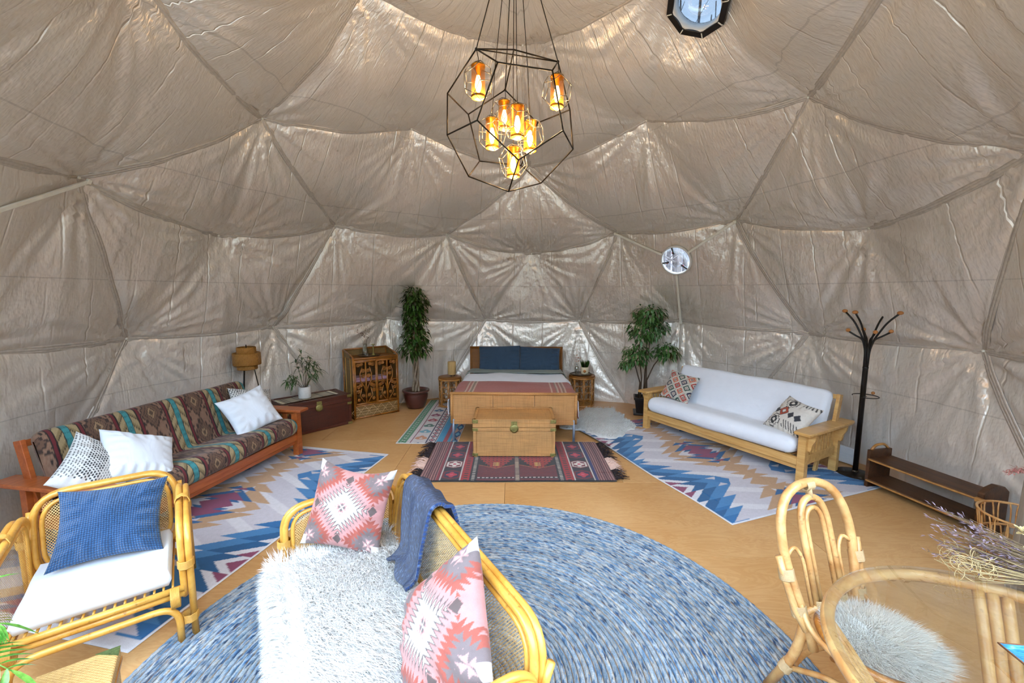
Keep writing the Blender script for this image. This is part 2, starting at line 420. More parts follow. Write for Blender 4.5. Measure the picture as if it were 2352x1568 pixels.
wall = struct('wall_dome', 'satin taupe fabric liner of the dome walls'); ceil = struct('ceiling', 'satin taupe fabric liner of the dome roof')
def hit_sphere(px, py, rad=R):
    d = ray(px, py); d /= np.linalg.norm(d); o = CAMP-C0; b = o@d; return CAMP+d*(-b+sqrt(b*b-o@o+rad*rad))
def hit_tri(px, py, off=0.0):
    d = ray(px, py)
    for t in tris:
        a, b, c = HW[list(t)]; n = np.cross(b-a, c-a); n /= np.linalg.norm(n); n = n if n@(a-C0) > 0 else -n
        k = (((a-n*off)-CAMP)@n)/(d@n)
        if k < 0: continue
        p = CAMP+d*k; bc = np.linalg.solve(np.array([a, b, c]).T, p+n*off)
        if bc.min() > -1e-6: return p, -n, t
port_p, port_n, port_t = hit_tri(1552, 597, 0.10); sky_p, sky_n, sky_t = hit_tri(1603, 8, 0.06)
# matching porthole on the left wall (outside the frame, one arm of it is in view)
def hub_at(v): v = np.array(v, float); v /= np.linalg.norm(v); return min(range(len(hubs)), key=lambda i: np.linalg.norm(hubs[i]-v))
M1, M0, LL = hub_at(2*ICO[2]+ICO[3]), hub_at(ICO[2]+2*ICO[3]), hub_at(ICO[2]+ICO[3]+ICO[7])
lt = (M1, M0, LL); pl = HW[list(lt)].mean(0); pl = pl+(pl-HW[M1])*.16; nl_ = np.cross(HW[M0]-HW[M1], HW[LL]-HW[M1]); nl_ /= np.linalg.norm(nl_); nl_ = nl_ if nl_@(C0-pl) > 0 else -nl_
HOLES = [(port_p, 0.205, port_n), (sky_p, 0.25, sky_n), (pl+nl_*.10, 0.205, nl_)]
def flatten_near(V):
    """stretch the cloth flat round each opening"""
    for c, r, n in HOLES:
        D = V-c; dist = np.linalg.norm(D, axis=1); m = dist < r+0.45
        if m.any():
            h = D[m]@n; k = np.clip(1-(dist[m]-r-0.03)/0.38, 0, 1)**1.5; V[m] -= (h*k)[:, None]*n
    return V
for g, ks in groups.items():
    mb = MB(); V = []; UV = []; F = []
    rmin = min(min(rows[i] for i in liner[k]) for k in ks)
    for k in ks:
        P = flatten_near(tri_pts(liner[k]))
        for tt_, (c, r, n) in ((port_t, HOLES[0]), (lt, HOLES[2])):      # cloth stays behind the stay arms
            if set(tt_) == set(liner[k]): h = (P-c)@n; P = P-(np.clip(h+.02, 0, 1)*np.clip(BA.min(1)*12, 0, 1))[:, None]*n
        b = sum(len(x) for x in V)
        a = np.arctan2(P[:, 0], P[:, 1]); a = np.where(a < -2.6, a+2*pi, a) if liner[k] and np.mean(P[:, 0]) > 0 else a
        hgt = np.arcsin(np.clip((P[:, 2]-C0[2])/R, -1, 1))*R
        f = BF
        cf = P[BF].mean(1); keep = np.ones(len(BF), bool)
        for c, r, n in HOLES: keep &= np.linalg.norm(cf-c, axis=1) > r
        V.append(P); UV.append(np.stack([a*R*0.9+.05*vnoise(P, 1.4, 61), hgt], 1)); F.append(BF[keep]+b)
    V = np.concatenate(V); UV = np.concatenate(UV); F = np.concatenate(F)
    me = bpy.data.meshes.new('liner_panel'); me.from_pydata(V.tolist(), [], F.tolist()); me.update(); me.polygons.foreach_set('use_smooth', [True]*len(F))
    li = np.empty(len(me.loops), dtype=np.int32); me.loops.foreach_get('vertex_index', li); me.uv_layers.new(name='UVMap').data.foreach_set('uv', UV[li].astype(np.float32).ravel())
    bm = bmesh.new(); bm.from_mesh(me); bmesh.ops.remove_doubles(bm, verts=bm.verts, dist=0.0008); bm.normal_update(); bm.to_mesh(me); bm.free()
    me.materials.append(MAT['liner'])
    o = bpy.data.objects.new('liner_panel', me); COL.objects.link(o); o.parent = wall if rmin >= 3 or (rmin == 2 and len(ks) == 2) else ceil
# stitched seam welts along the panel joints
for (a, b), l in edge_t.items():
    if not seam_edge(a, b) and len(l) == 2: continue
    if rows[a] == 5 and rows[b] == 5: continue
    n = 36; tt = np.linspace(0, 1, n+1); P = HW[a][None]*(1-tt)[:, None]+HW[b][None]*tt[:, None]; W = tt*(1-tt)
    Q = flatten_near(cloth(P, W)); nn = (Q-C0); nn /= np.linalg.norm(nn, axis=1)[:, None]
    tg = np.gradient(Q, axis=0); tg /= np.linalg.norm(tg, axis=1)[:, None]; sd = np.cross(tg, nn)
    prof = [(-.034, .000), (-.032, .0045), (-.014, .006), (-.012, .004), (-.010, .0065), (.010, .0065), (.012, .004), (.014, .006), (.032, .0045), (.034, .000)]
    A = np.stack([Q+sd*p-nn*(q+0.002) for p, q in prof], 1)
    if min(np.linalg.norm(Q-c, axis=1).min()-r for c, r, _ in HOLES) < 0.0: continue
    MB().grid(A).build('seam', MAT['seam'], wall if min(rows[a], rows[b]) >= 3 else ceil)
# small white hub toggles where the liner is tied
hm = None
for i in range(len(hubs)):
    if rows[i] in (0, 5, 6): continue
    n = (HW[i]-C0)/np.linalg.norm(HW[i]-C0); a_ = abs(az(i))
    if a_ > 2.4: continue
    if hm is None: hm = MB().lathe([(0, .012), (.010, .011), (.013, .004), (.012, -.01), (.02, -.012)], 10).mesh('hub_toggle', MAT['strut'])
    o = bpy.data.objects.new('hub_toggle', hm); COL.objects.link(o); o.parent = wall if rows[i] >= 3 else ceil
    q = Vector(tuple(-n)).to_track_quat('Z', 'Y'); o.matrix_world = Matrix.Translation(Vector(tuple(HW[i]-n*0.012))) @ q.to_matrix().to_4x4()
# clear bay window behind the photographer: film panes between white struts
bayw = struct('window_3', 'large clear film bay window behind the photographer')
for t in bay:
    c = HW[list(t)].mean(0); P = [c+(HW[i]-c)*0.985 for i in t]; MB().add(P, [(0, 1, 2)]).build('pane', MAT['clear'], bayw)
be = set()
for t in bay:
    for a, b in ((t[0], t[1]), (t[1], t[2]), (t[2], t[0])): be.add((min(a, b), max(a, b)))
for a, b in sorted(be): MB().tube([HW[a], HW[b]], 0.02, 10).build('strut', MAT['strut'], bayw)

# ---- round portholes with three-armed stay, and the skylight
MAT['pane'] = m_glass('porthole_acrylic', (0.93, 0.94, 0.95), 0.05)
MAT['rim'] = m_plain('porthole_white_rim', S('#d9d7d2'), 0.35, vary=0.04)
MAT['latch'] = m_plain('grey_latch_plastic', S('#4a4a4c'), 0.4); MAT['redclip'] = m_plain('red_clip', S('#a02420'), 0.4)
MAT['black'] = m_plain('black_frame', S('#131315'), 0.35, vary=0.1)
def frame_at(c, n):
    z = Vector(tuple(n)); u = Vector((0, 0, 1)); x = u.cross(z).normalized(); y = z.cross(x)
    return Matrix(((x.x, y.x, z.x, c[0]), (x.y, y.y, z.y, c[1]), (x.z, y.z, z.z, c[2]), (0, 0, 0, 1)))
def porthole(name, label, c, n, t):
    w = struct(name, label); Mf = frame_at(c, n); w.matrix_world = Mf; inv = Mf.inverted(); r = 0.215
    MB().lathe([(r-.012, .000), (r-.012, .016), (r-.004, .022), (r+.01, .02), (r+.016, .008), (r+.012, -.03), (r-.012, -.03), (r-.012, 0)], 48, caps=False).build('rim', MAT['rim'], w)
    MB().lathe([(0, -.012), (r-.006, -.012), (r-.006, -.009), (0, -.009)], 48).build('pane', MAT['pane'], w)
    for k, i in enumerate(t):
        h = inv @ Vector(tuple(HW[i])); d = Vector((h.x, h.y, 0)).normalized(); s_ = d*(r+.006)+Vector((0, 0, .012)); e = Vector((h.x, h.y, h.z+.085))
        m = MB(); m.beam(s_, e, .034, .014, (0, 0, 1)); m.box(tuple(e), (.042, .042, .02)); m.build('stay_arm', MAT['strut'], w, bevel=.003)
    for a in (1.75, 3.3, 5.55):
        q = Matrix.Rotation(a, 4, 'Z'); l = MB().box((r-.05, 0, .006), (.085, .024, .022), q); l.box((r-.1, .0, .01), (.03, .034, .016), q)
        lo_ = l.build('latch', MAT['latch'], w, bevel=.004); MB().box((r-.085, .014, .016), (.02, .012, .012), q).build('clip', MAT['redclip'], lo_)
    return w
porthole('window_1', 'round porthole window with three pale stay arms and view of tree trunks', port_p, port_n, port_t)
porthole('window_2', 'second round porthole on the left wall held by white stay arms', pl+nl_*.10, nl_, lt)
sk = struct('window_4', 'round skylight bubble in a black octagonal frame'); sk.matrix_world = frame_at(sky_p, sky_n)
oc = [(0.285*cos(pi/8+k*pi/4), 0.285*sin(pi/8+k*pi/4)) for k in range(8)]; ic = [(0.225*cos(pi/8+k*pi/4), 0.225*sin(pi/8+k*pi/4)) for k in range(8)]
m = MB(); v = [(x, y, z) for z in (0, .05) for l in (oc, ic) for x, y in l]; f = []
for k in range(8):
    q = (k+1) % 8; f += [(16+k, 16+q, 24+q, 24+k), (k, 8+k, 8+q, q), (k, q, 16+q, 16+k), (8+k, 24+k, 24+q, 8+q)]
m.add(v, f); m.build('frame', MAT['black'], sk, bevel=.004)
MB().lathe([(.232, .0), (.232, -.05), (.205, -.05), (.205, .03), (.22, .045), (.232, .03)], 40, caps=False).build('collar', MAT['rim'], sk)
MAT['bubble'] = m_glass('smoked_skylight', (0.060, 0.068, 0.075), 0.10)
MB().lathe([(.206, -.04), (.19, -.09), (.15, -.13), (.08, -.155), (0, -.16)], 32, caps=False).build('bubble', MAT['bubble'], sk)
for k in range(8):
    a = pi/8+k*pi/4; MB().tube([(.23*cos(a), .23*sin(a), .052), (.27*cos(a), .27*sin(a), .056), (.29*cos(a), .29*sin(a), .03)], .005, 6).build('clamp', MAT['strut'], sk)

# ================================================================ FLOOR: plywood sheets with open joints
def m_ply():
    t = NT('birch_plywood'); rnd = t.n('ObjectInfo', 5); co = t.coord('Object'); off = t.vmath('ADD', co, t.n('CombineXYZ', 0, {0: t.math('MULTIPLY', rnd, 37.0), 1: t.math('MULTIPLY', rnd, 91.0)}))
    st = t.n('Mapping', 0, {'Vector': off, 'Scale': (0.55, 2.2, 1)}); g = t.noise(st, 2.2, 4, 0.6, 2.6); ring = t.math('SINE', t.math('MULTIPLY', g, 46.0)); fi = t.noise(t.n('Mapping', 0, {'Vector': off, 'Scale': (1.2, 9, 1)}), 40, 3)
    base = t.ramp(t.math('ADD', t.math('MULTIPLY', ring, 0.10), t.noise(off, 1.2, 3)), [(0.25, S('#b8854c')), (0.75, S('#d2a670'))])
    base = t.mix(t.math('MULTIPLY', fi, 0.35), base, S('#b07e46')); base = t.mix(t.math('MULTIPLY', rnd, 0.3), base, S('#d3a671'))
    return t.set(base=base, rough=t.math('ADD', t.math('MULTIPLY', fi, 0.15), 0.36), spec=0.4)
MAT['ply'] = m_ply(); MAT['sub'] = m_plain('floor_underlay', S('#8a6a45'), 0.8)
floor = struct('floor', 'honey coloured plywood sheets')
MB().lathe([(0, -.05), (4.42, -.05), (4.42, -.022), (0, -.022)], 64).build('underlay', MAT['sub'], floor)
def clip_circle(x0, x1, y0, y1, r):
    P = [(x0, y0), (x1, y0), (x1, y1), (x0, y1)]
    if all(hypot(*p) <= r for p in P): return P
    circ = [(r*cos(2*pi*k/96), r*sin(2*pi*k/96)) for k in range(96)]
    for ax, lim, sg in ((0, x0, 1), (0, x1, -1), (1, y0, 1), (1, y1, -1)):
        out = []
        for i in range(len(circ)):
            a, b = circ[i-1], circ[i]; da, db = (a[ax]-lim)*sg, (b[ax]-lim)*sg
            if (da >= 0) != (db >= 0):
                k = da/(da-db); out.append((a[0]+(b[0]-a[0])*k, a[1]+(b[1]-a[1])*k))
            if db >= 0: out.append(b)
        circ = out
        if not circ: return []
    return circ
for j in range(-4, 4):
    y0 = 0.50+1.22*j; xo = 0.0 if j % 2 else 1.22
    for i in range(-3, 3):
        x0 = -0.04+2.44*i+xo; poly = clip_circle(x0+.0016, x0+2.44-.0016, y0+.0016, y0+1.22-.0016, 4.40)
        if len(poly) > 2: MB().prism(poly, -.02, 0).build('plywood_sheet', MAT['ply'], floor, bevel=.001)

# ================================================================ OUTSIDE: ground and the wood seen through the porthole
MAT['ground'] = m_plain('pale_bounce_ground', S('#c4c0b4'), 0.95, vary=0.15, nscale=2); MAT['hill'] = m_plain('wooded_hillside', S('#7a7074'), 0.95, vary=0.3, nscale=1.5)  # unseen ground, made pale to bounce daylight up to the ceiling
g_ = MB().lathe([(0, -.36), (4.6, -.36), (8.0, -.35), (10.5, -.3)], 64, caps=False).build('ground', MAT['ground']); g_['kind'] = 'structure'; g_['label'] = 'unseen ground outside the dome, made pale to bounce light inside'
h_ = MB().lathe([(10.5, -.3), (14, .3), (22, 2.6), (34, 6.5), (48, 10), (70, 13)], 48, caps=False).build('hills', MAT['hill']); h_['kind'] = 'structure'; h_['label'] = 'wooded hillside around the clearing'
def hill_z(d): return float(np.interp(d, [0, 10.5, 14, 22, 34, 48], [-.36, -.3, .3, 2.6, 6.5, 10]))
MAT['bark'] = m_plain('grey_bark', S('#6a605c'), 0.95, vary=0.45, nscale=7, bump=0.5)
aim = atan2(port_p[0]-CAMP[0], port_p[1]-CAMP[1]); mb = MB(); r = random.Random(3)
for _ in range(170):
    d = 10.5+26*r.random()**.75; a = aim+r.uniform(-.30, .30); x, y = CAMP[0]+sin(a)*d, CAMP[1]+cos(a)*d; zg = hill_z(hypot(x, y))
    if hypot(x, y) < 6.5: continue
    rad = r.uniform(.05, .13); lx, ly = r.uniform(-.5, .5), r.uniform(-.5, .5); hh = r.uniform(9, 15)
    mb.tube([(x, y, zg-.3), (x+lx*.3, y+ly*.3, zg+hh*.4), (x+lx, y+ly, zg+hh)], [rad, rad*.8, rad*.4], 7)
    for q in range(5):
        z0 = zg+r.uniform(1.5, hh*.9); b = r.uniform(0, 6.28); l = r.uniform(.8, 2.0); mb.tube([(x, y, z0), (x+cos(b)*l, y+sin(b)*l, z0+l*.6)], [.025, .008], 4)
tag(mb.build('forest', MAT['bark']), 'grey bare tree trunks in the wood outside the round porthole', 'trees', kind='stuff')
# unseen conifers added on the window side to block low sky light
MAT['conifer'] = m_plain('added_conifer_green', S('#4d5c3c'), .95, vary=.4, nscale=3); mb = MB(); r = random.Random(5)
for k in range(44):
    a = pi+(k-21.5)/21.5*2.2+r.uniform(-.05, .05); d = r.uniform(10.5, 15); x, y = sin(a)*d, cos(a)*d; zg = hill_z(d); hh = r.uniform(4.2, 6.2); mb.tube([(x, y, zg-.3), (x, y, zg+hh*.9)], [.2, .06], 7)
    for q in range(6):
        z0 = zg+.8+q*hh*.15; w = (1.9-.27*q)*r.uniform(.9, 1.1); mb.lathe([(w, z0), (w*.55, z0+hh*.10), (.05, z0+hh*.26)], 11, c=(x, y, 0), caps=False)
tag(mb.build('added_treeline', MAT['conifer']), 'unseen dark green conifers added on the window side to block low sky light', 'trees', kind='stuff')
# ================================================================ woven / printed motifs (functions of metres on the cloth)
def fr(x): return x-np.floor(x)
def tri(x): return np.abs(fr(x)-0.5)*2
def pick(shape, base): return np.tile(SA(base), (len(shape), 1))
def lay(C, m, h): C[m] = SA(h)

def pat_blue_rug(x, y):
    C = pick(x, '#cfc8cd'); P = 0.185
    def q(dx, dy, s=0.95, tooth=0.30):
        k = np.floor(np.abs(dy)/P+0.5); f_ = fr(np.abs(dy)/P+0.5)
        return np.abs(dx)+s*k*P*0.75+tooth*(f_-0.5)*np.where(dy > 0, 1, 1)
    lay(C, (tri(y/P*0.5+x*1.3) > 0.72), '#e0dbdc')
    for cx in (-1.06, 1.06):
        for cy in (-2.1, -0.7, 0.7, 2.1):
            d = q(x-cx, y-cy); m = np.abs(y-cy) < 0.76
            for lim, h in ((0.66, '#3f80b4'), (0.47, '#0f5a8c'), (0.30, '#e0dcde'), (0.20, '#8c3f5e')): lay(C, m & (d < lim), h)
            lay(C, m & (d < 0.66) & (d > 0.47) & (np.abs(y-cy) > 0.42) & (fr((y-cy)/P) > 0.5), '#1a6aa3')
    for cy in (-1.4, 0, 1.4):
        d = q(x, y-cy); m = np.abs(y-cy) < 0.42
        lay(C, m & (d < 0.50) & (np.abs(x) > 0.10), '#c39a72'); lay(C, m & (d < 0.34) & (np.abs(y-cy) < 0.10), '#d9d2d4')
        lay(C, m & (d < 0.30) & (np.abs(y-cy) > 0.05), '#125c8f'); lay(C, m & (d < 0.20), '#8c3f5e')
    for cy in (-0.86, -0.52, 0.52, 0.86): lay(C, q(x, y-cy, 1.1) < 0.20, '#c49c74')
    for cy in (-0.70, 0.70): lay(C, (np.abs(x) > 0.26) & (q(np.abs(x)-0.40, y-cy, 1.2, 0.16) < 0.09), '#2f78b0')
    lay(C, (np.abs(x) > 0.985), '#e4dfdc'); lay(C, (np.abs(y) > 1.36), '#dcd8d8')
    return C
def pat_small_rug(x, y):
    a = x+0.40; C = pick(x, '#d5ccc8')
    lay(C, (a > .02) & (a < .13), '#4f8a63'); lay(C, (a > .02) & (a < .13) & (np.abs(a-.075)*1.6+np.abs(tri(y/.085)-.5)*.08 < .045), '#cfd9c6'); lay(C, (a > .02) & (a < .13) & (np.abs(a-.075) < .02*tri(y/.085+.3)), '#37714c')
    lay(C, np.abs(a-.185) < .006, '#84304b')
    m = (a > .20) & (a < .37); k = np.floor(y/.26).astype(int); pal = ['#8b3158', '#2f5f86', '#c98a63', '#6fa3b4', '#46705f', '#a83a44']
    d = np.abs(a-.285)+0.9*np.abs(fr(y/.26)-.5)*.26+.02*tri(y/.05)
    for j, h in enumerate(pal): lay(C, m & (d < .10) & (d > .035) & (k % 6 == j) & (fr(y/.26) > .32), h)
    lay(C, np.abs(a-.385) < .009, '#3a3350'); m = (a > .40) & (a < .49); lay(C, m, '#d8c9c4'); e = np.abs(a-.445)+.35*np.abs(fr(y/.13)-.5)*.13*2
    lay(C, m & (e < .048) & (e > .03), '#38304e'); lay(C, m & (e < .022), '#b3404a'); lay(C, np.abs(a-.50) < .008, '#3a3350')
    lay(C, (a > .51) & (a < .60), '#3a93b8'); lay(C, (a > .60) & (a < .655), '#a24148'); lay(C, (a > .655) & (a < .70), '#4a93ad')
    m = a > .70; lay(C, m, '#cfa083'); d = np.abs(a-.75)+.4*np.abs(fr(y/.3)-.5)*.3
    lay(C, m & (d < .06), '#20507c'); lay(C, m & (d < .03), '#79b4c4'); lay(C, (a < .012) | (a > .788) | (np.abs(y) > 1.095), '#e6e0d8')
    return C
def pat_kilim(x, y):
    C = pick(x, '#541419'); ax = np.abs(x)
    lay(C, (ax > .84) & (fr(ax/.026) > .45), '#b07a70'); lay(C, (ax > .84) & (fr(ax/.026) > .86), '#3b1c26'); lay(C, (ax > .82) & (ax <= .845), '#8b2430')
    m = (ax > .58) & (ax < .82); lay(C, m, '#221722'); yy = fr(y/.27+.1)-.5; d = np.maximum(np.abs(ax-.70)*1.0, np.abs(yy)*.27*.9+.35*np.abs(ax-.70))
    lay(C, m & (d < .10), '#741a20'); lay(C, m & (d < .075), '#272040'); k = np.floor(y/.27+.1).astype(int); star = np.abs(ax-.70)*np.abs(yy*.27) < .0009
    lay(C, m & (d < .082) & (k == -1), '#e9ddd2'); lay(C, m & (d < .068) & (k == -1), '#7c1c2c')
    lay(C, m & (d < .06) & star, '#c23a44'); lay(C, m & (d < .06) & star & (k == -1), '#f0e4da'); lay(C, m & (d < .018), '#d9506a')
    lay(C, (np.abs(ax-.805) < .006) | (np.abs(ax-.60) < .006), '#d9cfc6'); lay(C, (np.abs(ax-.835) < .012) & (x > 0), '#1c2a68')
    m = (ax > .50) & (ax < .59); lay(C, m, '#a81d22'); lay(C, m & (tri(y/.05) > .6) & (np.abs(ax-.545) < .02), '#1c3a30')
    m = (ax > .43) & (ax < .50); lay(C, m, '#1d1a20'); lay(C, m & (np.abs(ax-.465) < .018) & (tri(y/.04) > .45), '#bdb4a6')
    m = ax < .43; f_ = np.abs(ax-.235); st = np.floor(np.abs(y-.10)/.05)*.05; dd = f_+st*.55
    lay(C, m, '#1d1418'); lay(C, m & (dd < .235), '#a02c20'); lay(C, m & (dd < .235) & (tri(x/.045) > .66) & (tri(y/.06) > .66), '#27202c')
    lay(C, m & (f_+np.abs(y-.18)*.9 < .10), '#1f2036'); lay(C, m & (f_+np.abs(y-.18)*.9 < .10) & (tri(x/.03) > .7) & (tri(y/.03) > .6), '#cfc6bc')
    lay(C, m & (np.abs(y+.16) < .05) & (f_ < .035), '#a0584a'); lay(C, m & (np.abs(y+.16) < .05) & (f_ < .035) & (tri(x/.02) > .6), '#d6b257')
    z = -.27+.09*np.abs(f_-.0)/.2; lay(C, m & (y < z), '#6e1f22'); lay(C, m & (y < z) & (tri(x/.03+y/.03) > .72) & (tri(x/.03-y/.03) > .6), '#272036'); lay(C, m & (np.abs(y-z) < .006), '#b0683f')
    lay(C, m & (np.abs(y+.50) < .02), '#1d1a24'); lay(C, m & (np.abs(y+.50) < .011) & (tri(x/.045) > .45), '#c9c0b4')
    lay(C, (ax < .03), '#4a3038'); lay(C, (ax < .022) & (tri(y/.035) > .5), '#cbb89a'); lay(C, np.abs(y) > .565, '#1b171c')
    return C
def pat_futon(u, v):
    p = fr(u/.43)*.43; C = pick(u, '#8e6d58'); lay(C, (tri(u/.006+v/.006) > .5), '#86644f')
    # diamonds and hooked latch-hook border
    f_ = np.abs(p-.315); vv = (fr(v/.34)-.5)*.34; d = f_*1.25+np.abs(vv)*.78; saw = .018*tri(v/.042)+.012*tri(u/.034)
    lay(C, (d+saw < .150) & (p > .19), '#3a2a22'); lay(C, (d+saw < .128) & (p > .19), '#6b4e3d'); lay(C, (d < .085), '#3a2a22'); lay(C, d < .078, '#7c5d48'); lay(C, (d < .078) & (tri(u/.012) > .5), '#5a4233')
    lay(C, d < .050, '#39291f'); lay(C, d < .043, '#a08160'); lay(C, d < .025, '#54402f')
    hk = (np.abs(f_-.098+.010*np.sign(np.sin(v*75))) < .006) & (p > .19) & (np.abs(vv) > .05); lay(C, hk, '#33251e'); lay(C, (tri(v/.05) > .86) & (f_ > .07) & (f_ < .105) & (np.abs(vv) > .06), '#33251e')
    m = (p > .03) & (p < .185); lay(C, m, '#a8926b'); ch = fr((v+np.abs(p-.107)*1.35)/.105); lay(C, m & (ch < .12), '#3d3021'); lay(C, m & (ch > .12) & (ch < .40), '#8a7650')
    lay(C, m & (np.abs(p-.107) < .026), '#2f3f3e'); lay(C, m & (np.abs(p-.107) < .021), '#3f8f92'); lay(C, m & (np.abs(p-.107) < .021) & (tri(u/.007) > .55) & (tri(v/.009) > .55), '#285f66')
    lay(C, (p < .02) | ((p > .195) & (p < .215)), '#6b2026'); lay(C, ((p >= .02) & (p < .03)) | ((p >= .185) & (p <= .195)), '#1f1815'); lay(C, (p > .215) & (p < .222), '#241b17'); lay(C, p > .424, '#241b17')
    return C
def pat_pink(x, y):
    C = pick(x, '#c98d87'); s = .225
    def dia(cx, cy, R_, cols, tooth=.045):
        a, b = np.abs(x-cx), np.abs(y-cy); d = a*.95+b; sw = tooth*tri((a-b)/.034)
        for r_, h in zip(R_, cols): lay(C, d+sw < r_, h)
    for cx in (-s*.86, s*.86):
        for cy in (-s*.86, s*.86): dia(cx, cy, (.175, .120, .055, .03), ('#a85546', '#7d6c6a', '#c0938d', '#d9cfc6'))
    dia(0, 0, (.195, .165), ('#6f5f5b', '#d6cdc4'), .075)
    a, b = np.abs(x), np.abs(y); lay(C, a+b+.03*tri((a-b)/.03) < .055, '#c98d87'); lay(C, (a+b < .03), '#7b6a66'); lay(C, (a+b < .03) & (np.abs(a-b) < .005), '#d9d0c8')
    for cx, cy in ((s*.86, 0), (-s*.86, 0), (0, s*.86), (0, -s*.86)): lay(C, np.abs(x-cx)+np.abs(y-cy)*.8 < .026, '#66544f')
    lay(C, (np.abs(x) > .212) & (np.abs(y) > .19), '#d6cec6'); return C
def pat_dash(x, y):
    C = pick(x, '#e4e3de'); r_ = np.floor(y/.017); k = fr(x/.026+.5*(r_ % 2)); lay(C, (k < .62) & (fr(y/.017) < .5), '#191b22'); return C
def pat_dash_half(x, y):
    C = pat_dash(x, y); lay(C, (y < -.125) | (x < -.19), '#e9e9e8'); return C
def pat_dots(x, y):
    C = pick(x, '#dcdad3'); k = fr(x/.022+.5*(np.floor(y/.02) % 2)); lay(C, (np.abs(k-.5) < .26) & (np.abs(fr(y/.02)-.5) < .30), '#23242c'); return C
def pat_kili(x, y):
    C = pick(x, '#e0d8cb'); g = .148; a = (x+y)/g; b = (x-y)/g; lay(C, (np.abs(fr(a)-.5) < .02) | (np.abs(fr(b)-.5) < .02), '#5b7a5e')
    ia = np.floor(a+.5).astype(int); ib = np.floor(b+.5).astype(int); cx = (ia+ib)*g/2; cy = (ia-ib)*g/2; dx, dy = np.abs(x-cx), np.abs(y-cy)
    d = dx+dy+.018*tri((dx-dy)/.021); pal = ['#a83a2c', '#272a44', '#c2603f', '#2e4a42']; k = (ia*1+ib*2) % 4
    for j, h in enumerate(pal): lay(C, (d < .066) & (k == j), h)
    lay(C, (dx+dy < .030), '#e6ddcf'); lay(C, (dx+dy < .021), '#5c2c26'); lay(C, (dx+dy < .010), '#e6ddcf'); return C
def pat_cross(x, y):
    C = pick(x, '#ddd5c9')
    def plus(cx, cy, s, h):
        a, b = np.abs(x-cx), np.abs(y-cy); return ((a < s) & (b < s*.36)) | ((b < s) & (a < s*.36)) | ((a < s*.68) & (b < s*.68))
    for cx, cy in ((-.06, .15), (-.10, -.13)):
        lay(C, plus(cx, cy, .082, 0), '#26262b'); lay(C, plus(cx, cy, .070, 0), '#ddd5c9'); lay(C, plus(cx, cy, .050, 0), '#26262b'); lay(C, plus(cx, cy, .020, 0), '#ddd5c9')
    d = np.abs(x+.06)+np.abs(y-.015); lay(C, d < .075, '#2c2624'); lay(C, d < .066, '#b34a2c'); lay(C, d < .036, '#2c2624'); lay(C, d < .028, '#ddd5c9')
    for cx in (.06, .15, -.17): lay(C, (np.abs(x-cx)*1.0+np.abs(y-.0) < .046), '#34363d')
    lay(C, (np.abs(y-.185) < .028) & (x > .06) & (fr((x+y*.6)/.034) < .42), '#2c2c30'); lay(C, (y < -.08) & (x > .02) & (fr((x+y*.6)/.034) < .36) & (y > -.17), '#2c2c30')
    lay(C, (x < -.19) & (fr((y+x)/.03) < .4), '#3a3836'); return C
def pat_throw(x, y):
    C = pick(x, '#b06659'); a = np.abs(x)
    for c in (.50, .545, .59, .635, .68): lay(C, np.abs(a-c) < .006, '#d9b9a0')
    lay(C, (np.abs(a-.567) < .014), '#8f7a66'); lay(C, (np.abs(a-.657) < .014), '#9a6a58'); return C
def pat_runner(x, y):
    C = pick(x, '#a89673'); lay(C, (fr(x/.16) < .1), '#4e4335'); lay(C, (fr(x/.16) > .25) & (fr(x/.16) < .32), '#6a5a45'); return C

# ================================================================ soft goods
def pillow(name, label, cat, w, h, t, mat, M, fn=None, pinch=0.11, wr=0.016, seed=0, n=84, group=None, sag=0.0, parent=None, uvs=False):
    g = np.linspace(-1, 1, n); X, Y = np.meshgrid(g, g, indexing='ij'); x, y = X.ravel(), Y.ravel()
    prof = np.clip((1-np.abs(x)**2.6), 0, 1)**.55*np.clip((1-np.abs(y)**2.6), 0, 1)**.55
    px = x*(1-pinch*(1-y**2))*w/2; py = y*(1-pinch*(1-x**2))*h/2
    P0 = np.stack([px*7, py*7, np.zeros_like(px)], 1); nz = vnoise(P0, 1.6, 31+seed)*.6+vnoise(P0, 4.2, 51+seed)*.35
    edge = np.clip((np.maximum(np.abs(x), np.abs(y))-.5)/.5, 0, 1); ruf = np.sin(np.where(np.abs(x) > np.abs(y), y, x)*(17+seed % 5)+seed)*edge*(1-edge)*4
    zf = prof*t/2+wr*(nz*prof+.35*ruf*prof**.3*(prof > 0)); zb = -prof*t/2+wr*nz*prof*.5
    py2 = py-sag*(1-x**2)*(y > 0)*y
    A = np.stack([px, py2, zf], 1).reshape(n, n, 3); B = np.stack([px, py2, zb], 1).reshape(n, n, 3)
    mb = MB(); mb.grid(A); mb.grid(B, flip=True); col = None
    if fn is not None:
        c = fn(x*w/2, y*h/2); col = np.concatenate([c, c])
    uv = np.concatenate([np.stack([x*w/2, y*h/2], 1)]*2)
    me = mb.mesh(name, mat, uv, col); bm = bmesh.new(); bm.from_mesh(me); bmesh.ops.remove_doubles(bm, verts=bm.verts, dist=1e-5); bm.to_mesh(me); bm.free()
    o = bpy.data.objects.new(name, me); COL.objects.link(o); o.matrix_world = M
    if parent is not None: o.parent = parent; return o
    return tag(o, label, cat, group)
def pose(c, nrm, up=(0, 0, 1), roll=0.0):
    z = Vector(nrm).normalized(); y = Vector(up); y = (y-z*y.dot(z)).normalized(); x = y.cross(z)
    return Matrix(((x.x, y.x, z.x, c[0]), (x.y, y.y, z.y, c[1]), (x.z, y.z, z.z, c[2]), (0, 0, 0, 1))) @ Matrix.Rotation(roll, 4, 'Z')
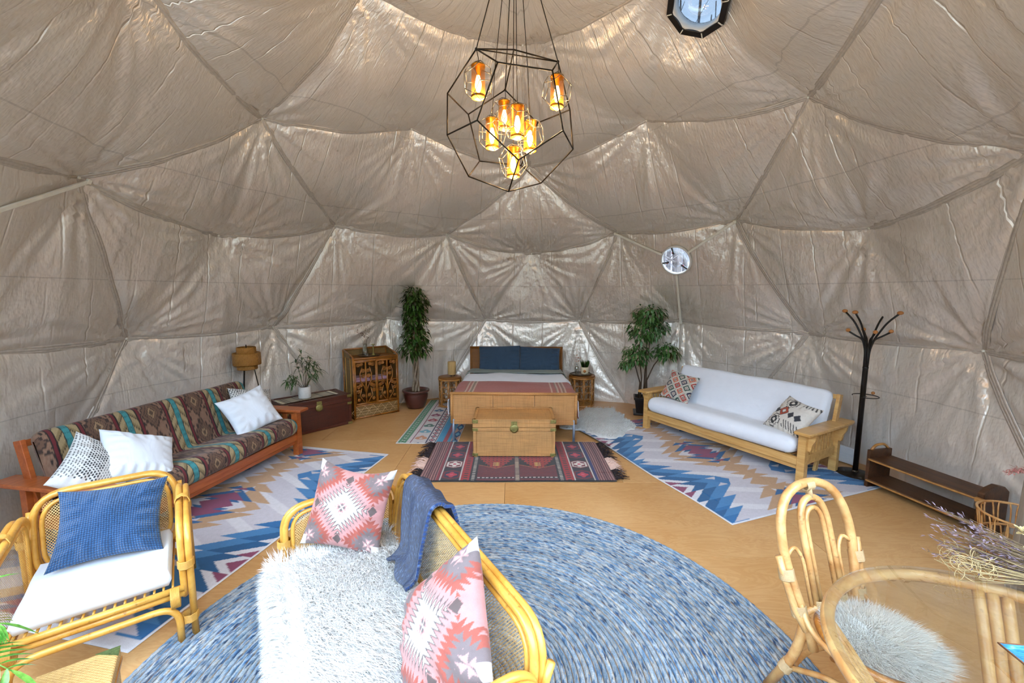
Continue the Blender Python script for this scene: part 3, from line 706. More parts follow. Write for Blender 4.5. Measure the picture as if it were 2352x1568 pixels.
def rugmesh(name, label, w, l, fn, mat, M, nx, ny, th=0.008, wave=0.004, curl=None, seed=1, cat='rug'):
    gx = np.linspace(-w/2, w/2, nx); gy = np.linspace(-l/2, l/2, ny); X, Y = np.meshgrid(gx, gy, indexing='ij'); x, y = X.ravel(), Y.ravel()
    P0 = np.stack([x, y, 0*x], 1); bx = x+.006*vnoise(P0, 5, seed)*(np.abs(x) > w/2-.2); by = y+.006*vnoise(P0, 5, seed+1)*(np.abs(y) > l/2-.2)
    e = np.minimum(w/2-np.abs(x), l/2-np.abs(y)); z = th*np.clip(e/.01, .25, 1)+wave*(vnoise(P0, 3.5, seed+2)+1)*.5*np.clip(e/.2, .3, 1)
    if curl is not None: z = z+curl(x, y)
    mb = MB(); mb.grid(np.stack([bx, by, z], 1).reshape(nx, ny, 3)); mb.grid(np.stack([bx, by, np.maximum(z-th, .0006)], 1).reshape(nx, ny, 3)[::8, ::8], flip=True)
    nb = len(mb.v)-nx*ny; col = np.concatenate([fn(x, y), np.tile(SA('#8f9294'), (nb, 1))])
    o = mb.build(name, mat, uv=np.array(mb.v)[:, :2], col=col, M=M); return tag(o, label, cat)
def leafmesh(mb, base, d, L, W, up=(0, 0, 1), droop=0.3, seg=3):
    """one pointed leaf: a folded strip"""
    d = Vector(d).normalized(); u = Vector(up); s = d.cross(u)
    if s.length < 1e-3: s = Vector((1, 0, 0))
    s.normalize(); nrm = s.cross(d).normalized(); b = Vector(base); v = []
    prof = {2: (0, 1, 0), 3: (.15, 1, .75, 0), 4: (.1, .75, 1, .6, 0)}[seg]
    for i in range(seg+1):
        t = i/seg; c = b+d*(L*t)-Vector((0, 0, 1))*(droop*L*t*t); w = W/2*prof[i]
        v += [c-s*w+nrm*(w*.25), c, c+s*w+nrm*(w*.25)]
    f = []
    for i in range(seg):
        a = i*3; f += [(a, a+1, a+4, a+3), (a+1, a+2, a+5, a+4)]
    mb.add(v, f, True)
def furblades(mb, P, Nn, L, W, rng, lean=0.5, comb=None):
    """short tapered hairs at points P with normals Nn"""
    k = len(P); T1 = rng.normal(size=(k, 3)); T1 -= (T1*Nn).sum(1)[:, None]*Nn; T1 /= np.linalg.norm(T1, axis=1)[:, None]; S1 = np.cross(Nn, T1)
    c = T1 if comb is None else T1*.55+comb; l = L*rng.uniform(.6, 1.25, k)[:, None]; w = W*rng.uniform(.7, 1.3, k)[:, None]
    p1 = P+Nn*l*.55+c*l*lean*.3; p2 = P+Nn*l*.8+c*l*lean
    V = np.stack([P-S1*w/2, P+S1*w/2, p1+S1*w*.35, p1-S1*w*.35, p2], 1).reshape(-1, 3); b = len(mb.v); mb.v.extend(map(tuple, V.tolist()))
    i = np.arange(k)[:, None]*5+b; q = np.concatenate([i, i+1, i+2, i+3], 1).tolist(); t_ = np.concatenate([i+3, i+2, i+4], 1).tolist()
    mb.f.extend(map(tuple, q)); mb.f.extend(map(tuple, t_)); mb.sm.extend([True]*(2*k))

# ---------------------------------------------------------------- shared materials
MAT['orange_wood'] = m_wood('orange_stained_pine', S('#8f431c'), S('#b5602c'), 0, 7, .38, coat=.2)
MAT['pine'] = m_wood('honey_pine', S('#b98643'), S('#d9ae6c'), 0, 7, .42, coat=.15)
MAT['rustic'] = m_wood('dark_rustic_plank', S('#1e0f08'), S('#5a361b'), 0, 6, .5, .12, .5)
MAT['rustic_edge'] = m_wood('pale_live_edge', S('#8a5c2e'), S('#b98748'), 1, 6, .5)
MAT['greyplank'] = m_wood('weathered_grey_plank', S('#6c5f50'), S('#8f7f6c'), 2, 7, .8)
MAT['honey'] = m_rattan('honey_rattan', S('#c8892f'), S('#e2a94c'), S('#8a5a22'))
MAT['pale_rattan'] = m_rattan('pale_rattan', S('#b5763a'), S('#dcae70'), S('#85562c'))
MAT['binding'] = m_plain('cane_binding', S('#c4a478'), .6, vary=.1, nscale=40, bump=.4)
MAT['binding_y'] = m_plain('honey_cane_binding', S('#cf9a45'), .5, vary=.1, nscale=40, bump=.4)
MAT['brown_rattan'] = m_rattan('brown_rattan', S('#6b3d13'), S('#a9691f'), S('#3a200c'), .38, 14)
MAT['tan_rattan'] = m_rattan('tan_rattan', S('#8e5c26'), S('#bd8440'), S('#5a3815'), .42, 12)
MAT['cane'] = m_cane('chair_cane', S('#c39a55'), S('#dcbb7c'))
MAT['weave_bed'] = m_weave('bed_weave', S('#a5713a'), S('#dda768'), S('#c98a4a'), .011, .006)
MAT['weave_chest'] = m_weave('chest_weave', S('#9c6f3c'), S('#d0a067'), S('#d79c5c'), .006, .006, bump=.4)
MAT['weave_head'] = m_weave('headboard_weave', S('#6f4215'), S('#a5691f'), S('#8c5a20'), .011, .006)
MAT['weave_red'] = m_weave('dark_red_weave', S('#2d120c'), S('#6a2f22'), S('#57251b'), .010, .006, .35)
MAT['weave_cab'] = m_weave('cabinet_weave', S('#5d4420'), S('#a98650'), S('#8d6a38'), .012, .012)
MAT['weave_box'] = m_weave('box_weave', S('#b58b4c'), S('#dcb87a'), S('#cfa260'), .007, .007)
MAT['white_cotton'] = m_fabric('white_cotton', S('#dfe2e8'), .9, 800, .15, .03, .25, .35, 5)
MAT['white_linen'] = m_fabric('white_linen', S('#d9dde2'), .9, 700, .2, .04, .2, .3, 7)
MAT['seat_white'] = m_fabric('white_seat_cloth', S('#e2e4e8'), .9, 700, .12, .03, .15)
MAT['navy'] = m_fabric('navy_linen', S('#2b4157'), .9, 700, .2, .1, .15, .35, 9)
MAT['sage'] = m_fabric('sage_sheet', S('#7d8880'), .9, 800, .1, .05, .1, .3, 9)
MAT['print'] = m_paint('woven_motif'); MAT['rugprint'] = m_paint('flat_rug_motif', .92, .3, 420); MAT['kilimprint'] = m_paint('kilim_motif', .95, .6, 160, .2, .3)
MAT['futonprint'] = m_paint('tapestry_motif', .9, .35, 300, .1, .2)
MAT['fur'] = m_plain('white_fleece', S('#e6e2dc'), .85, vary=.03, nscale=30)
MAT['hide'] = m_plain('cream_fleece', S('#d5d6d3'), .9, vary=.06, nscale=9)
MAT['brass'] = m_plain('aged_brass', S('#8f8750'), .4, .7, vary=.3, nscale=60, bump=.3)
MAT['steel'] = m_plain('grey_bed_leg', S('#8b97a8'), .4, .3, vary=.08)
MAT['dark_metal'] = m_plain('dark_bronze_wire', S('#2d251c'), .45, .6, vary=.15)
MAT['black_metal'] = m_plain('satin_black_steel', S('#101012'), .4, .2, vary=.1)
MAT['beech'] = m_plain('beech_knob', S('#b9783c'), .4, vary=.15)
MAT['whiteplastic'] = m_plain('white_plastic', S('#d7d9da'), .45, vary=.03)
MAT['soil'] = m_plain('potting_soil', S('#3b2a1e'), .95, vary=.4, nscale=40, bump=.6)
MAT['darkin'] = m_plain('dark_interior', S('#2a1a0e'), .7)
# ================================================================ RUGS
def rugM(cx, cy, ex, ey, z=0.001): return Matrix(((ey, ex, 0, cx), (-ex, ey, 0, cy), (0, 0, 1, z), (0, 0, 0, 1)))   # local Y = (ex,ey)
def curl_edge(x, y): return 0.030*np.clip((-x-0.955)/.045, 0, 1)**1.5*np.exp(-((y-0.75)/.55)**2)
rugmesh('area_rug', 'blue, tan and maroon zigzag flatweave rug under the white futon sofa', 2.0, 2.74, pat_blue_rug, MAT['rugprint'], rugM(2.344, 1.338, -.3507, .9365), 230, 320, curl=curl_edge, seed=3)
rugmesh('area_rug', 'blue, tan and maroon zigzag flatweave rug under the tapestry futon and cane armchair', 1.92, 2.88, lambda x, y: pat_blue_rug(x*1.04, y), MAT['rugprint'], rugM(-2.69, .033, .2044, .9789), 230, 320, seed=8)
rugmesh('runner_rug', 'narrow rug with green, blue and red tribal bands beside the bed', .80, 2.22, pat_small_rug, MAT['rugprint'], rugM(-1.06, 2.71, 0.012, 1.0), 130, 300, .006, .002, seed=12)
kl = thing('kilim_rug', 'dark red tribal kilim with fringed ends under the cane chest', 'rug', rugM(.085, 1.075, -.005, 1, .009))
k_ = rugmesh('weave', None, 2.06, 1.16, pat_kilim, MAT['kilimprint'], Matrix(), 300, 170, .008, .006, seed=15); k_.parent = kl; k_.matrix_world = kl.matrix_world
for kk_ in ('label', 'category'):
    if kk_ in k_: del k_[kk_]
MAT['fr_dark'] = m_plain('black_wool_fringe', S('#241a1c'), .95, vary=.3); MAT['fr_pink'] = m_plain('pink_wool_fringe', S('#d8b5a4'), .95, vary=.15)
rg = np.random.default_rng(4)
for sx in (-1, 1):
    for nm, y0, y1, mt in (('fringe', -.55, -.30, 'fr_dark'), ('fringe', -.30, .02, 'fr_pink'), ('fringe', .02, .52, 'fr_dark')):
        mb = MB(); n = int((y1-y0)/.0065)
        for i in range(n):
            y = y0+(y1-y0)*i/n; l = rg.uniform(.05, .14)*(1.2 if nm else 1); a = rg.normal(0, .35); x0 = sx*1.028
            mb.tube([(x0, y, .006), (x0+sx*l*.5, y+a*l*.3, .012+rg.uniform(0, .02)), (x0+sx*l, y+a*l, .004)], [.004, .0035, .0015], 4)
        mb.build(nm, MAT[mt], kl)
# white hide
th = np.linspace(0, 2*pi, 160, endpoint=False); hp = np.array([(.70, 2.22), (.93, 2.42), (1.05, 2.75), (1.20, 3.12), (1.30, 3.28), (1.55, 3.25), (1.74, 3.27), (1.72, 3.02), (1.80, 2.86), (1.74, 2.66), (1.83, 2.42), (1.80, 2.20), (1.64, 2.10), (1.52, 1.86), (1.33, 1.76), (1.16, 1.92), (1.02, 2.12)])
hc = np.array((1.38, 2.52)); ha = np.unwrap(np.arctan2(hp[:, 1]-hc[1], hp[:, 0]-hc[0])); hr = np.hypot(*(hp-hc).T)
o_ = np.argsort(ha % (2*pi)); aa = (ha % (2*pi))[o_]; rr_ = hr[o_]; rad = np.interp(th, np.r_[aa-2*pi, aa, aa+2*pi], np.r_[rr_, rr_, rr_])
rad = rad+.012*np.sin(th*23)+.01*np.sin(th*41+1); ks = np.r_[0, .15, .3, .5, .7, .85, .94, .985, 1.0]; H = []
for k in ks: H.append(np.stack([hc[0]+k*rad*np.cos(th), hc[1]+k*rad*np.sin(th), np.full_like(th, .030 if k < .95 else .030-.018*(k-.95)/.05)], 1))
H = np.array(H); H[:, :, 2] += .003*vnoise(H.reshape(-1, 3), 16, 77).reshape(H.shape[:2]); H2 = H[-1:].copy(); H2[..., 2] = .010
mb = MB(); mb.grid(np.concatenate([H, H2]), wrapv=True, flip=False)
fr_ = np.random.default_rng(2); kq = fr_.uniform(0, 1, 5200)**.5; tq = fr_.uniform(0, 2*pi, 5200); rq = np.interp(tq, th, rad); PP = np.stack([hc[0]+kq*rq*np.cos(tq), hc[1]+kq*rq*np.sin(tq), np.full_like(kq, .027)], 1)
furblades(mb, PP, np.tile((0, 0, 1.0), (len(PP), 1)), .028, .006, fr_, .9, np.tile((.4, -.5, 0), (len(PP), 1)))
tag(mb.build('hide_rug', MAT['hide']), 'cream white animal-shaped fleece rug on the floor beside the bed', 'rug')
# round braided rug: one ring of braid after another
MAT['braid'] = m_paint('braided_denim', .95, .8, 220, .1, .3)
br = thing('round_rug', 'large round braided rug of blue denim and jute rings', 'rug', T(-.145, -1.72, .002))
PAL = np.array([SA(h) for h in ('#a9c2d6', '#d3dade', '#6d97be', '#3a6494', '#e6e2d9', '#93b2cb', '#bccdd9', '#27456c', '#c6cfd2', '#7fa3c2')])
rg = np.random.default_rng(11); pitch = .0305; nr = 58
for i in range(nr):
    r_ = .012+i*pitch; n = max(24, int(2*pi*r_/.016)); a = np.linspace(0, 2*pi, n, endpoint=False); w = pitch*.5
    prof = [(-w*.98, .001), (-w*.72, .008), (-w*.3, .0125), (0, .0115), (w*.3, .0125), (w*.72, .008), (w*.98, .001)]
    wob = .0022*np.sin(a*round(2*pi*r_/.05)); A = np.stack([np.stack([(r_+p)*np.cos(a), (r_+p)*np.sin(a), q+wob*(1 if p > 0 else -1)*(q > .005)], 1) for p, q in prof], 1)
    seg = np.arange(n); col = np.zeros((n, 7, 3)); tone = rg.random(); bri = rg.uniform(.66, .98)
    for c in range(7):
        s = (seg+(c if c < 4 else 6-c))//2; pick_ = rg.choice(len(PAL), size=s.max()+2, p=np.array([.16, .15, .12, .09 if tone > .4 else .03, .11, .12, .10, .05 if tone > .55 else .01, .08, .01])/np.array([.16, .15, .12, .09 if tone > .4 else .03, .11, .12, .10, .05 if tone > .55 else .01, .08, .01]).sum())
        col[:, c] = PAL[pick_[s]]*rg.uniform(.80, 1.0, (n, 1))*bri
    if i % 2 == 0: col[:, 0] = col[:, 6] = SA('#c49a66'); col[::2, 5] = SA('#cfae80')
    else: col[:, 0] = col[:, 6] = SA('#5d7488')
    MB().grid(A, wrapu=True).build('braid_ring', MAT['braid'], br, uv=A.reshape(-1, 3)[:, :2], col=col.reshape(-1, 3))

# ================================================================ FUTON SOFAS
def catmull(P, n):
    P = np.array(P, float); m = len(P); out = []
    for i in range(m):
        p0, p1, p2, p3 = P[i-1], P[i], P[(i+1) % m], P[(i+2) % m]
        for k in range(n):
            t = k/n; out.append(.5*((2*p1)+(-p0+p2)*t+(2*p0-5*p1+4*p2-p3)*t*t+(-p0+3*p1-3*p2+p3)*t**3))
    return np.array(out)
def futon_mattress(mat, fn, half, nx, seed, nper=7):
    prof = catmull([(.05, .285), (-.03, .31), (-.055, .38), (-.03, .45), (.05, .482), (.25, .455), (.42, .425), (.485, .43), (.53, .55), (.585, .70), (.625, .81), (.665, .880), (.725, .890), (.775, .845), (.735, .70), (.68, .48), (.645, .32), (.60, .285), (.3, .28)], nper)
    d = np.r_[0, np.cumsum(np.linalg.norm(np.diff(prof, axis=0), axis=1))]
    sk = np.array([(.02, .385)]*1+[(.3, .37), (.53, .37), (.60, .5), (.70, .82)])
    seg = [sk[i]*(1-t)+sk[i+1]*t for i in range(len(sk)-1) for t in np.linspace(0, 1, 20)]; seg = np.array(seg)
    nb = seg[np.argmin(((prof[:, None]-seg[None])**2).sum(2), 1)]
    xs = np.linspace(-1, 1, nx)*half; A = []
    for x in xs:
        e = np.clip((np.abs(x)-(half-.085))/.085, 0, 1); k = sqrt(max(0, 1-e**2))*.97+.03
        q = nb+(prof-nb)*k; A.append(np.stack([np.full(len(q), x), q[:, 0], q[:, 1]], 1))
    A = np.array(A); F = A.reshape(-1, 3); nr_ = np.tile(prof-nb, (nx, 1)); nr_ /= np.linalg.norm(nr_, axis=1)[:, None]+1e-6
    P0 = F*np.array((1.0, 1.6, 1.6)); w = .006*vnoise(P0, 4.5, seed)+.004*(1-np.abs(vnoise(F*np.array((2.4, .9, .9)), 5, seed+3)))+.003*vnoise(F, 15, seed+5)
    F = F+np.stack([np.zeros(len(F)), nr_[:, 0]*w, nr_[:, 1]*w], 1)
    mb = MB(); mb.grid(F.reshape(A.shape), wrapv=True); uu = A[..., 0].ravel(); vv = np.tile(d, nx)
    col = fn(uu+.05+.004*np.sin(vv*9), vv) if fn else None
    return mb, np.stack([uu, vv], 1), col
def futon(name, label, M, wood, slats, mat, fn, seed, nx):
    t = thing(name, label, 'sofa', M)
    for s in (-1, 1):
        X = s*1.02; out = s
        MB().box((X, .04, .265), (.075, .075, .53)).build('leg', wood, t, bevel=.004); MB().box((X, .71, .265), (.075, .06, .53)).build('leg', wood, t, bevel=.004)
        pl_ = [(-.075, -.06), (.075, -.06), (.085, .02), (.085, .80), (.07, .90), (-.07, .90), (-.085, .80), (-.085, .02)]
        MB().prism(pl_, .53, .562).build('armrest', wood, t, bevel=.008, M=T(X+s*.02, 0, 0))
        MB().box((X, .375, .245), (.03, .60, .10)).build('side_rail', wood, t, bevel=.003); MB().box((X, .375, .515), (.03, .60, .035)).build('arm_rail', wood, t, bevel=.003)
        for i in range(slats):
            y = .375+(i-(slats-1)/2)*(.56/slats); MB().box((X, y, .40), (.016 if slats > 5 else .022, .028 if slats > 5 else .055, .22)).build('slat', wood, t, bevel=.002)
        br_ = [(0, 0), (.07, 0), (.064, -.05), (.04, -.10), (.028, -.17), (0, -.17)]
        for y0 in ((.06, .70) if slats > 5 else ()):
            m = MB(); n = len(br_); v = [(X+s*(.036+p), y0+e, .53+q) for e in (-.018, .018) for p, q in br_]; m.add(v, [tuple(range(n)), tuple(range(2*n-1, n-1, -1))]+[(i, n+i, n+(i+1) % n, (i+1) % n) for i in range(n)]); m.build('bracket', wood, t, bevel=.002)
        MB().beam((s*1.0, .66, .30), (s*1.0, .775, .845), .035, .07, (0, 1, 0)).build('back_post', wood, t, bevel=.004)
        MB().beam((s*.93, .60, .30), (s*.93, .52, .0), .03, .055, (0, 1, 0)).build('prop_leg', wood, t, bevel=.003)
    MB().box((0, .03, .235), (2.0, .032, .085)).build('front_rail', wood, t, bevel=.004); MB().box((0, .055, .165), (1.96, .028, .045)).build('lower_rail', wood, t, bevel=.003); MB().box((0, .68, .235), (2.0, .03, .08)).build('rear_rail', wood, t, bevel=.003)
    MB().beam((-1.0, .765, .815), (1.0, .765, .815), .03, .05, (0, .25, 1)).build('top_rail', wood, t, bevel=.004)
    for i in range(9):
        x = -.88+i*.22; MB().box((x, .36, .272), (.05, .62, .014)).build('deck_slat', wood, t)
    for i in range(9):
        x = -.88+i*.22; MB().beam((x, .695, .36), (x, .765, .80), .05, .012, (0, 1, 0)).build('back_slat', wood, t)
    mb, uv, col = futon_mattress(mat, fn, .965, nx, seed); mb.build('mattress', mat, t, uv=uv, col=col); return t
ML = T(-2.68, .223, 0) @ RZ(math.radians(80.0)); MR = T(2.444, 1.345, 0) @ RZ(math.radians(-60.2))
fl = futon('futon_sofa', 'orange wood futon sofa with brown and teal tapestry mattress', ML, MAT['orange_wood'], 3, MAT['futonprint'], pat_futon, 40, 470)
fr2 = futon('futon_sofa', 'honey pine futon sofa with plain white cotton mattress', MR, MAT['pine'], 9, MAT['white_cotton'], None, 60, 150)
def lp(M, c, n, up=(0, 0, 1), roll=0.0): return M @ pose(c, n, up, roll)
# cushions on the tapestry futon (local: x along sofa, y back, z up)
pillow('throw_pillow', 'white and black dotted cushion behind the white one near the trunk', 'cushion', .48, .42, .17, MAT['print'], lp(ML, (.80, .42, .655), (-.18, -.72, .50), roll=-.25), pat_dots, seed=3)
pillow('throw_pillow', 'plain white cushion at the trunk end of the tapestry futon', 'cushion', .52, .47, .20, MAT['white_linen'], lp(ML, (.60, .27, .64), (-.30, -.80, .52), roll=.22), seed=5, pinch=.1, wr=.02)
pillow('throw_pillow', 'white cushion with black dashes leaning at the left arm of the tapestry futon', 'cushion', .50, .46, .19, MAT['print'], lp(ML, (-.90, .235, .625), (.14, -.80, .60), roll=.62), pat_dash_half, seed=7)
pillow('throw_pillow', 'plump plain white cushion beside the dashed one on the tapestry futon', 'cushion', .52, .46, .22, MAT['white_linen'], lp(ML, (-.64, .19, .615), (.05, -.78, .62), roll=-.55), seed=9, pinch=.09, wr=.018)
pillow('throw_pillow', 'cream cushion with red, navy and green stepped diamonds on the white futon', 'cushion', .43, .43, .16, MAT['print'], lp(MR, (-.72, .33, .635), (.18, -.80, .50), roll=-.16), pat_kili, seed=11)
pillow('throw_pillow', 'cream cushion with black crosses and red diamond on the white futon', 'cushion', .47, .44, .18, MAT['print'], lp(MR, (.78, .27, .60), (-.25, -.72, .62), roll=-.12), pat_cross, seed=13)

# ================================================================ CANE ARMCHAIR AND LOVESEAT
def bind(p, d, r, L=.05, n=7):
    """wrapped cane lashing round a pole"""
    mb = MB(); d = Vector(d).normalized(); P = Vector(p); k = max(6, int(L/.004)); pts = []; u = d.orthogonal().normalized(); w = d.cross(u)
    for i in range(k*8+1):
        a = 2*pi*i/8; t = i/(k*8)-.5; pts.append(P+d*(t*L)+u*(cos(a)*r)+w*(sin(a)*r))
    return mb.tube(pts, .0028, 4)
def cane_seat(name, label, cat, M, hw, seat_n):
    t = thing(name, label, cat, M); m, by = MAT['honey'], MAT['binding_y']; r = .017; ya, yb = -.32, .30; zb = .755; za = .655
    # back: two nested hoops leaning a little
    def tilt(p): return (p[0], p[1]+(p[2]-.30)*.16, p[2])
    for k, off in enumerate((0, .036)):
        q = roundpath([(-hw+.02+off, yb, .27+off), (-hw+.02+off, yb, zb-off), (hw-.02-off, yb, zb-off), (hw-.02-off, yb, .27+off)], .16-off*.5, 7, True); MB().tube([tilt(p) for p in q], r if k == 0 else r*.7, 10, True).build('back_hoop', m, t)
    q = roundpath([(-hw+.02, yb+.034, .27), (-hw+.02, yb+.034, zb-.004), (hw-.02, yb+.034, zb-.004), (hw-.02, yb+.034, .27)], .16, 7, True); MB().tube([tilt(p) for p in q], r, 10, True).build('back_hoop', m, t)
    n = 10; A = np.array([[tilt((x, yb, z)) for z in np.linspace(.31, zb-.04, n)] for x in np.linspace(-hw+.062, hw-.062, n)]); UV = np.array([[(x, z) for z in np.linspace(.31, zb-.04, n)] for x in np.linspace(-hw+.062, hw-.062, n)])
    MB().grid(A).build('back_cane', MAT['cane'], t, uv=UV.reshape(-1, 2))
    for s in (-1, 1):
        X = s*hw; yt = yb+.05
        for k, off in enumerate((0, .040)):
            q = roundpath([(X, ya+off, .20+off*.6), (X, ya+off, za-off), (X, yt-off, za+.03-off), (X, yt-.02-off, .20+off*.6)], .15-off, 7, True); MB().tube(q, r if k == 0 else r*.7, 10, True).build('arm_hoop', m, t)
        q = roundpath([(X+s*.034, ya-.01, 0), (X+s*.034, ya-.01, za-.01), (X+s*.034, yt, za+.02), (X+s*.034, yt+.03, 0)], .15, 8); MB().tube(q, r, 10).build('side_frame', m, t)
        A = np.array([[(X, y, z) for z in np.linspace(.255, za-.035, n)] for y in np.linspace(ya+.05, yt-.06, n)]); UV = A[..., [1, 2]]
        MB().grid(A).build('arm_cane', MAT['cane'], t, uv=UV.reshape(-1, 2))
        for p, d in (((X+s*.017, ya-.005, .44), (0, 0, 1)), ((X+s*.017, ya-.005, .12), (0, 0, 1)), ((X+s*.017, yt-.005, .5), (0, 0, 1)), ((X+s*.017, 0, za+.018), (0, 1, 0))): bind(p, d, .037, .045).build('lashing', by, t)
        q = roundpath([(X+s*.0, yt+.05, 0), (X, yt+.0, .5), (X, yt+.06, zb-.1)], .1, 5); MB().tube(q, r*.9, 10).build('rear_post', m, t)
    # seat: double front rail, rear rail, slats, front arch that forms the front legs
    for z, y in ((.300, ya-.004), (.262, ya+.006)): MB().tube([(-hw, y, z), (0, y-.004, z), (hw, y, z)], r, 10).build('front_rail', m, t)
    MB().tube([(-hw, yb+.01, .29), (hw, yb+.01, .29)], r, 10).build('rear_rail', m, t)
    q = roundpath([(-hw+.03, ya-.03, 0), (-hw+.03, ya-.03, .222), (hw-.03, ya-.03, .222), (hw-.03, ya-.03, 0)], .13, 8); MB().tube(q, r, 10).build('front_arch', m, t)
    q = roundpath([(-hw+.03, yb+.10, 0), (-hw+.03, yb+.06, .21), (hw-.03, yb+.06, .21), (hw-.03, yb+.10, 0)], .13, 8); MB().tube(q, r, 10).build('rear_arch', m, t)
    for i in range(seat_n):
        x = -hw+.03+(2*hw-.06)*(i+.5)/seat_n; MB().tube([(x, ya, .306), (x, yb, .30)], .006, 6).build('seat_slat', m, t)
    for s in (-1, 1): bind((s*(hw-.04), ya-.012, .262), (1, 0, 0), .055, .04).build('lashing', by, t)
    return t
MA = T(-2.275, -1.408, 0) @ RZ(math.radians(38.1)); MV = T(-.612, -1.818, .012) @ RZ(math.radians(-58.4))
cane_seat('cane_armchair', 'honey rattan armchair with cane back and blue pillow', 'armchair', MA, .345, 16)
cane_seat('cane_loveseat', 'honey rattan two-seat sofa with cane panels and white fleece', 'sofa', MV, .82, 34)
# seat pad
def pad(name, label, w, d, h, mat, M):
    n = 40; g = np.linspace(-1, 1, n); X, Y = np.meshgrid(g, g, indexing='ij'); x, y = X.ravel(), Y.ravel(); e = np.maximum(np.abs(x), np.abs(y)); pr = np.clip(1-np.clip((e-.93)/.07, 0, 1)**2, 0, 1)**.5
    P0 = np.stack([x*w*4, y*d*4, 0*x], 1); top = h*(.5+.5*pr)+.006*vnoise(P0, 2, 5)*pr; bot = h*(.5-.5*pr)
    mb = MB(); mb.grid(np.stack([x*w/2, y*d/2, top], 1).reshape(n, n, 3)); mb.grid(np.stack([x*w/2, y*d/2, bot], 1).reshape(n, n, 3), flip=True); me = mb.mesh(name, mat); bm = bmesh.new(); bm.from_mesh(me); bmesh.ops.remove_doubles(bm, verts=bm.verts, dist=1e-4); bm.to_mesh(me); bm.free()
    o = bpy.data.objects.new(name, me); COL.objects.link(o); o.matrix_world = M; return tag(o, label, 'cushion')
pad('seat_cushion', 'thin white seat pad on the cane armchair', .60, .56, .085, MAT['seat_white'], MA @ T(-.005, -.035, .325))
def m_waffle():
    t = NT('blue_waffle_knit'); uv = t.coord('UV'); sep = t.t.nodes.new('ShaderNodeSeparateXYZ'); t.put(sep.inputs[0], uv); p = .0125
    a = t.math('ABSOLUTE', t.math('SINE', t.math('MULTIPLY', sep.outputs[0], pi/p))); b = t.math('ABSOLUTE', t.math('SINE', t.math('MULTIPLY', sep.outputs[1], pi/p))); h = t.math('MULTIPLY', a, b)
    return t.set(base=t.ramp(h, [(0.05, S('#0e3157')), (0.7, S('#22598a'))]), rough=.85, normal=t.bump(h, 1.0, .006), sheen=.2)
pillow('throw_pillow', 'blue waffle-knit cushion on the cane armchair', 'cushion', .50, .44, .19, m_waffle(), lp(MA, (.03, .125, .60), (-.06, -.80, .58), roll=-.05), None, pinch=.12, wr=.026, seed=21)
pillow('throw_pillow', 'pink kilim-motif cushion at the far end of the cane loveseat', 'cushion', .50, .50, .19, MAT['print'], pose((-.955, -1.215, .655), (-.10, -.90, .40), roll=-.10), pat_pink, pinch=.10, wr=.02, seed=23, n=150, sag=.03)
pillow('throw_pillow', 'pink kilim-motif cushion at the near end of the cane loveseat', 'cushion', .50, .50, .20, MAT['print'], pose((-.235, -2.125, .635), (-.72, -.42, .50), roll=.98), pat_pink, pinch=.09, wr=.02, seed=27, n=150)
# sheepskin over the seat, hanging over the front rail
sx_, sy_ = 90, 60; U = np.linspace(-1, 1, sx_); Vv = np.linspace(0, 1, sy_); A = np.zeros((sx_, sy_, 3))
for i, u in enumerate(U):
    wv = .03*sin(u*7+1)+.03*sin(u*13); s0 = .50+.02*sin(u*9); Ltot = .62+.17+wv-(.10 if abs(u+.05) < .07 else 0)
    for j, v in enumerate(Vv):
        s = v*Ltot; x = -.03+u*(.70+.03*sin(v*9)+.02*sin(v*23)); y = .27-s; z = .395
        if y < -.30:
            e = -.30-y; y = -.345-.03*min(1, e/.04)-.02*sin(e*9); z = .395-max(0, e-.03)*.98
        A[i, j] = (x, y, z)
P0 = A.reshape(-1, 3); A[..., 2] += (.030*vnoise(P0*3.0, 1.5, 91)*1.0+.012*vnoise(P0*3, 4, 93)).reshape(sx_, sy_)*np.where(A[..., 1] > -.32, 1, .3)
mb = MB(); mb.grid(A, flip=True); B2 = A.copy(); B2[..., 2] -= .02; mb.grid(B2)
fq = np.random.default_rng(5); nb_ = 30000; ui = fq.uniform(0, sx_-1.001, nb_); vj = fq.uniform(0, sy_-1.001, nb_)
edge = fq.random(nb_) < .12; ui = np.where(edge & (fq.random(nb_) < .5), np.where(fq.random(nb_) < .5, .01, sx_-1.01), ui); i0 = ui.astype(int); j0 = vj.astype(int); fu = (ui-i0)[:, None]; fv = (vj-j0)[:, None]
PP = A[i0, j0]*(1-fu)*(1-fv)+A[i0+1, j0]*fu*(1-fv)+A[i0, j0+1]*(1-fu)*fv+A[i0+1, j0+1]*fu*fv
du = A[i0+1, j0]-A[i0, j0]; dv = A[i0, j0+1]-A[i0, j0]; NN = -np.cross(du, dv); NN /= np.linalg.norm(NN, axis=1)[:, None]; NN *= np.sign(NN[:, 2:3]*1.0+NN[:, 1:2]*-.5+1e-6)
out_ = np.where((ui < 2)[:, None], np.array((-1., 0, .0)), np.where((ui > sx_-3)[:, None], np.array((1., 0, .0)), np.array((.25, -.6, 0)))); out_ = out_*np.array([1, 1, 1])+vnoise(PP*5, 1.0, 7)[:, None]*np.array((.6, .3, 0))
furblades(mb, PP, NN, .055, .0045, fq, .9, out_)
tag(mb.build('sheepskin', MAT['fur'], M=MV), 'fluffy white sheepskin draped over the cane loveseat seat', 'throw')
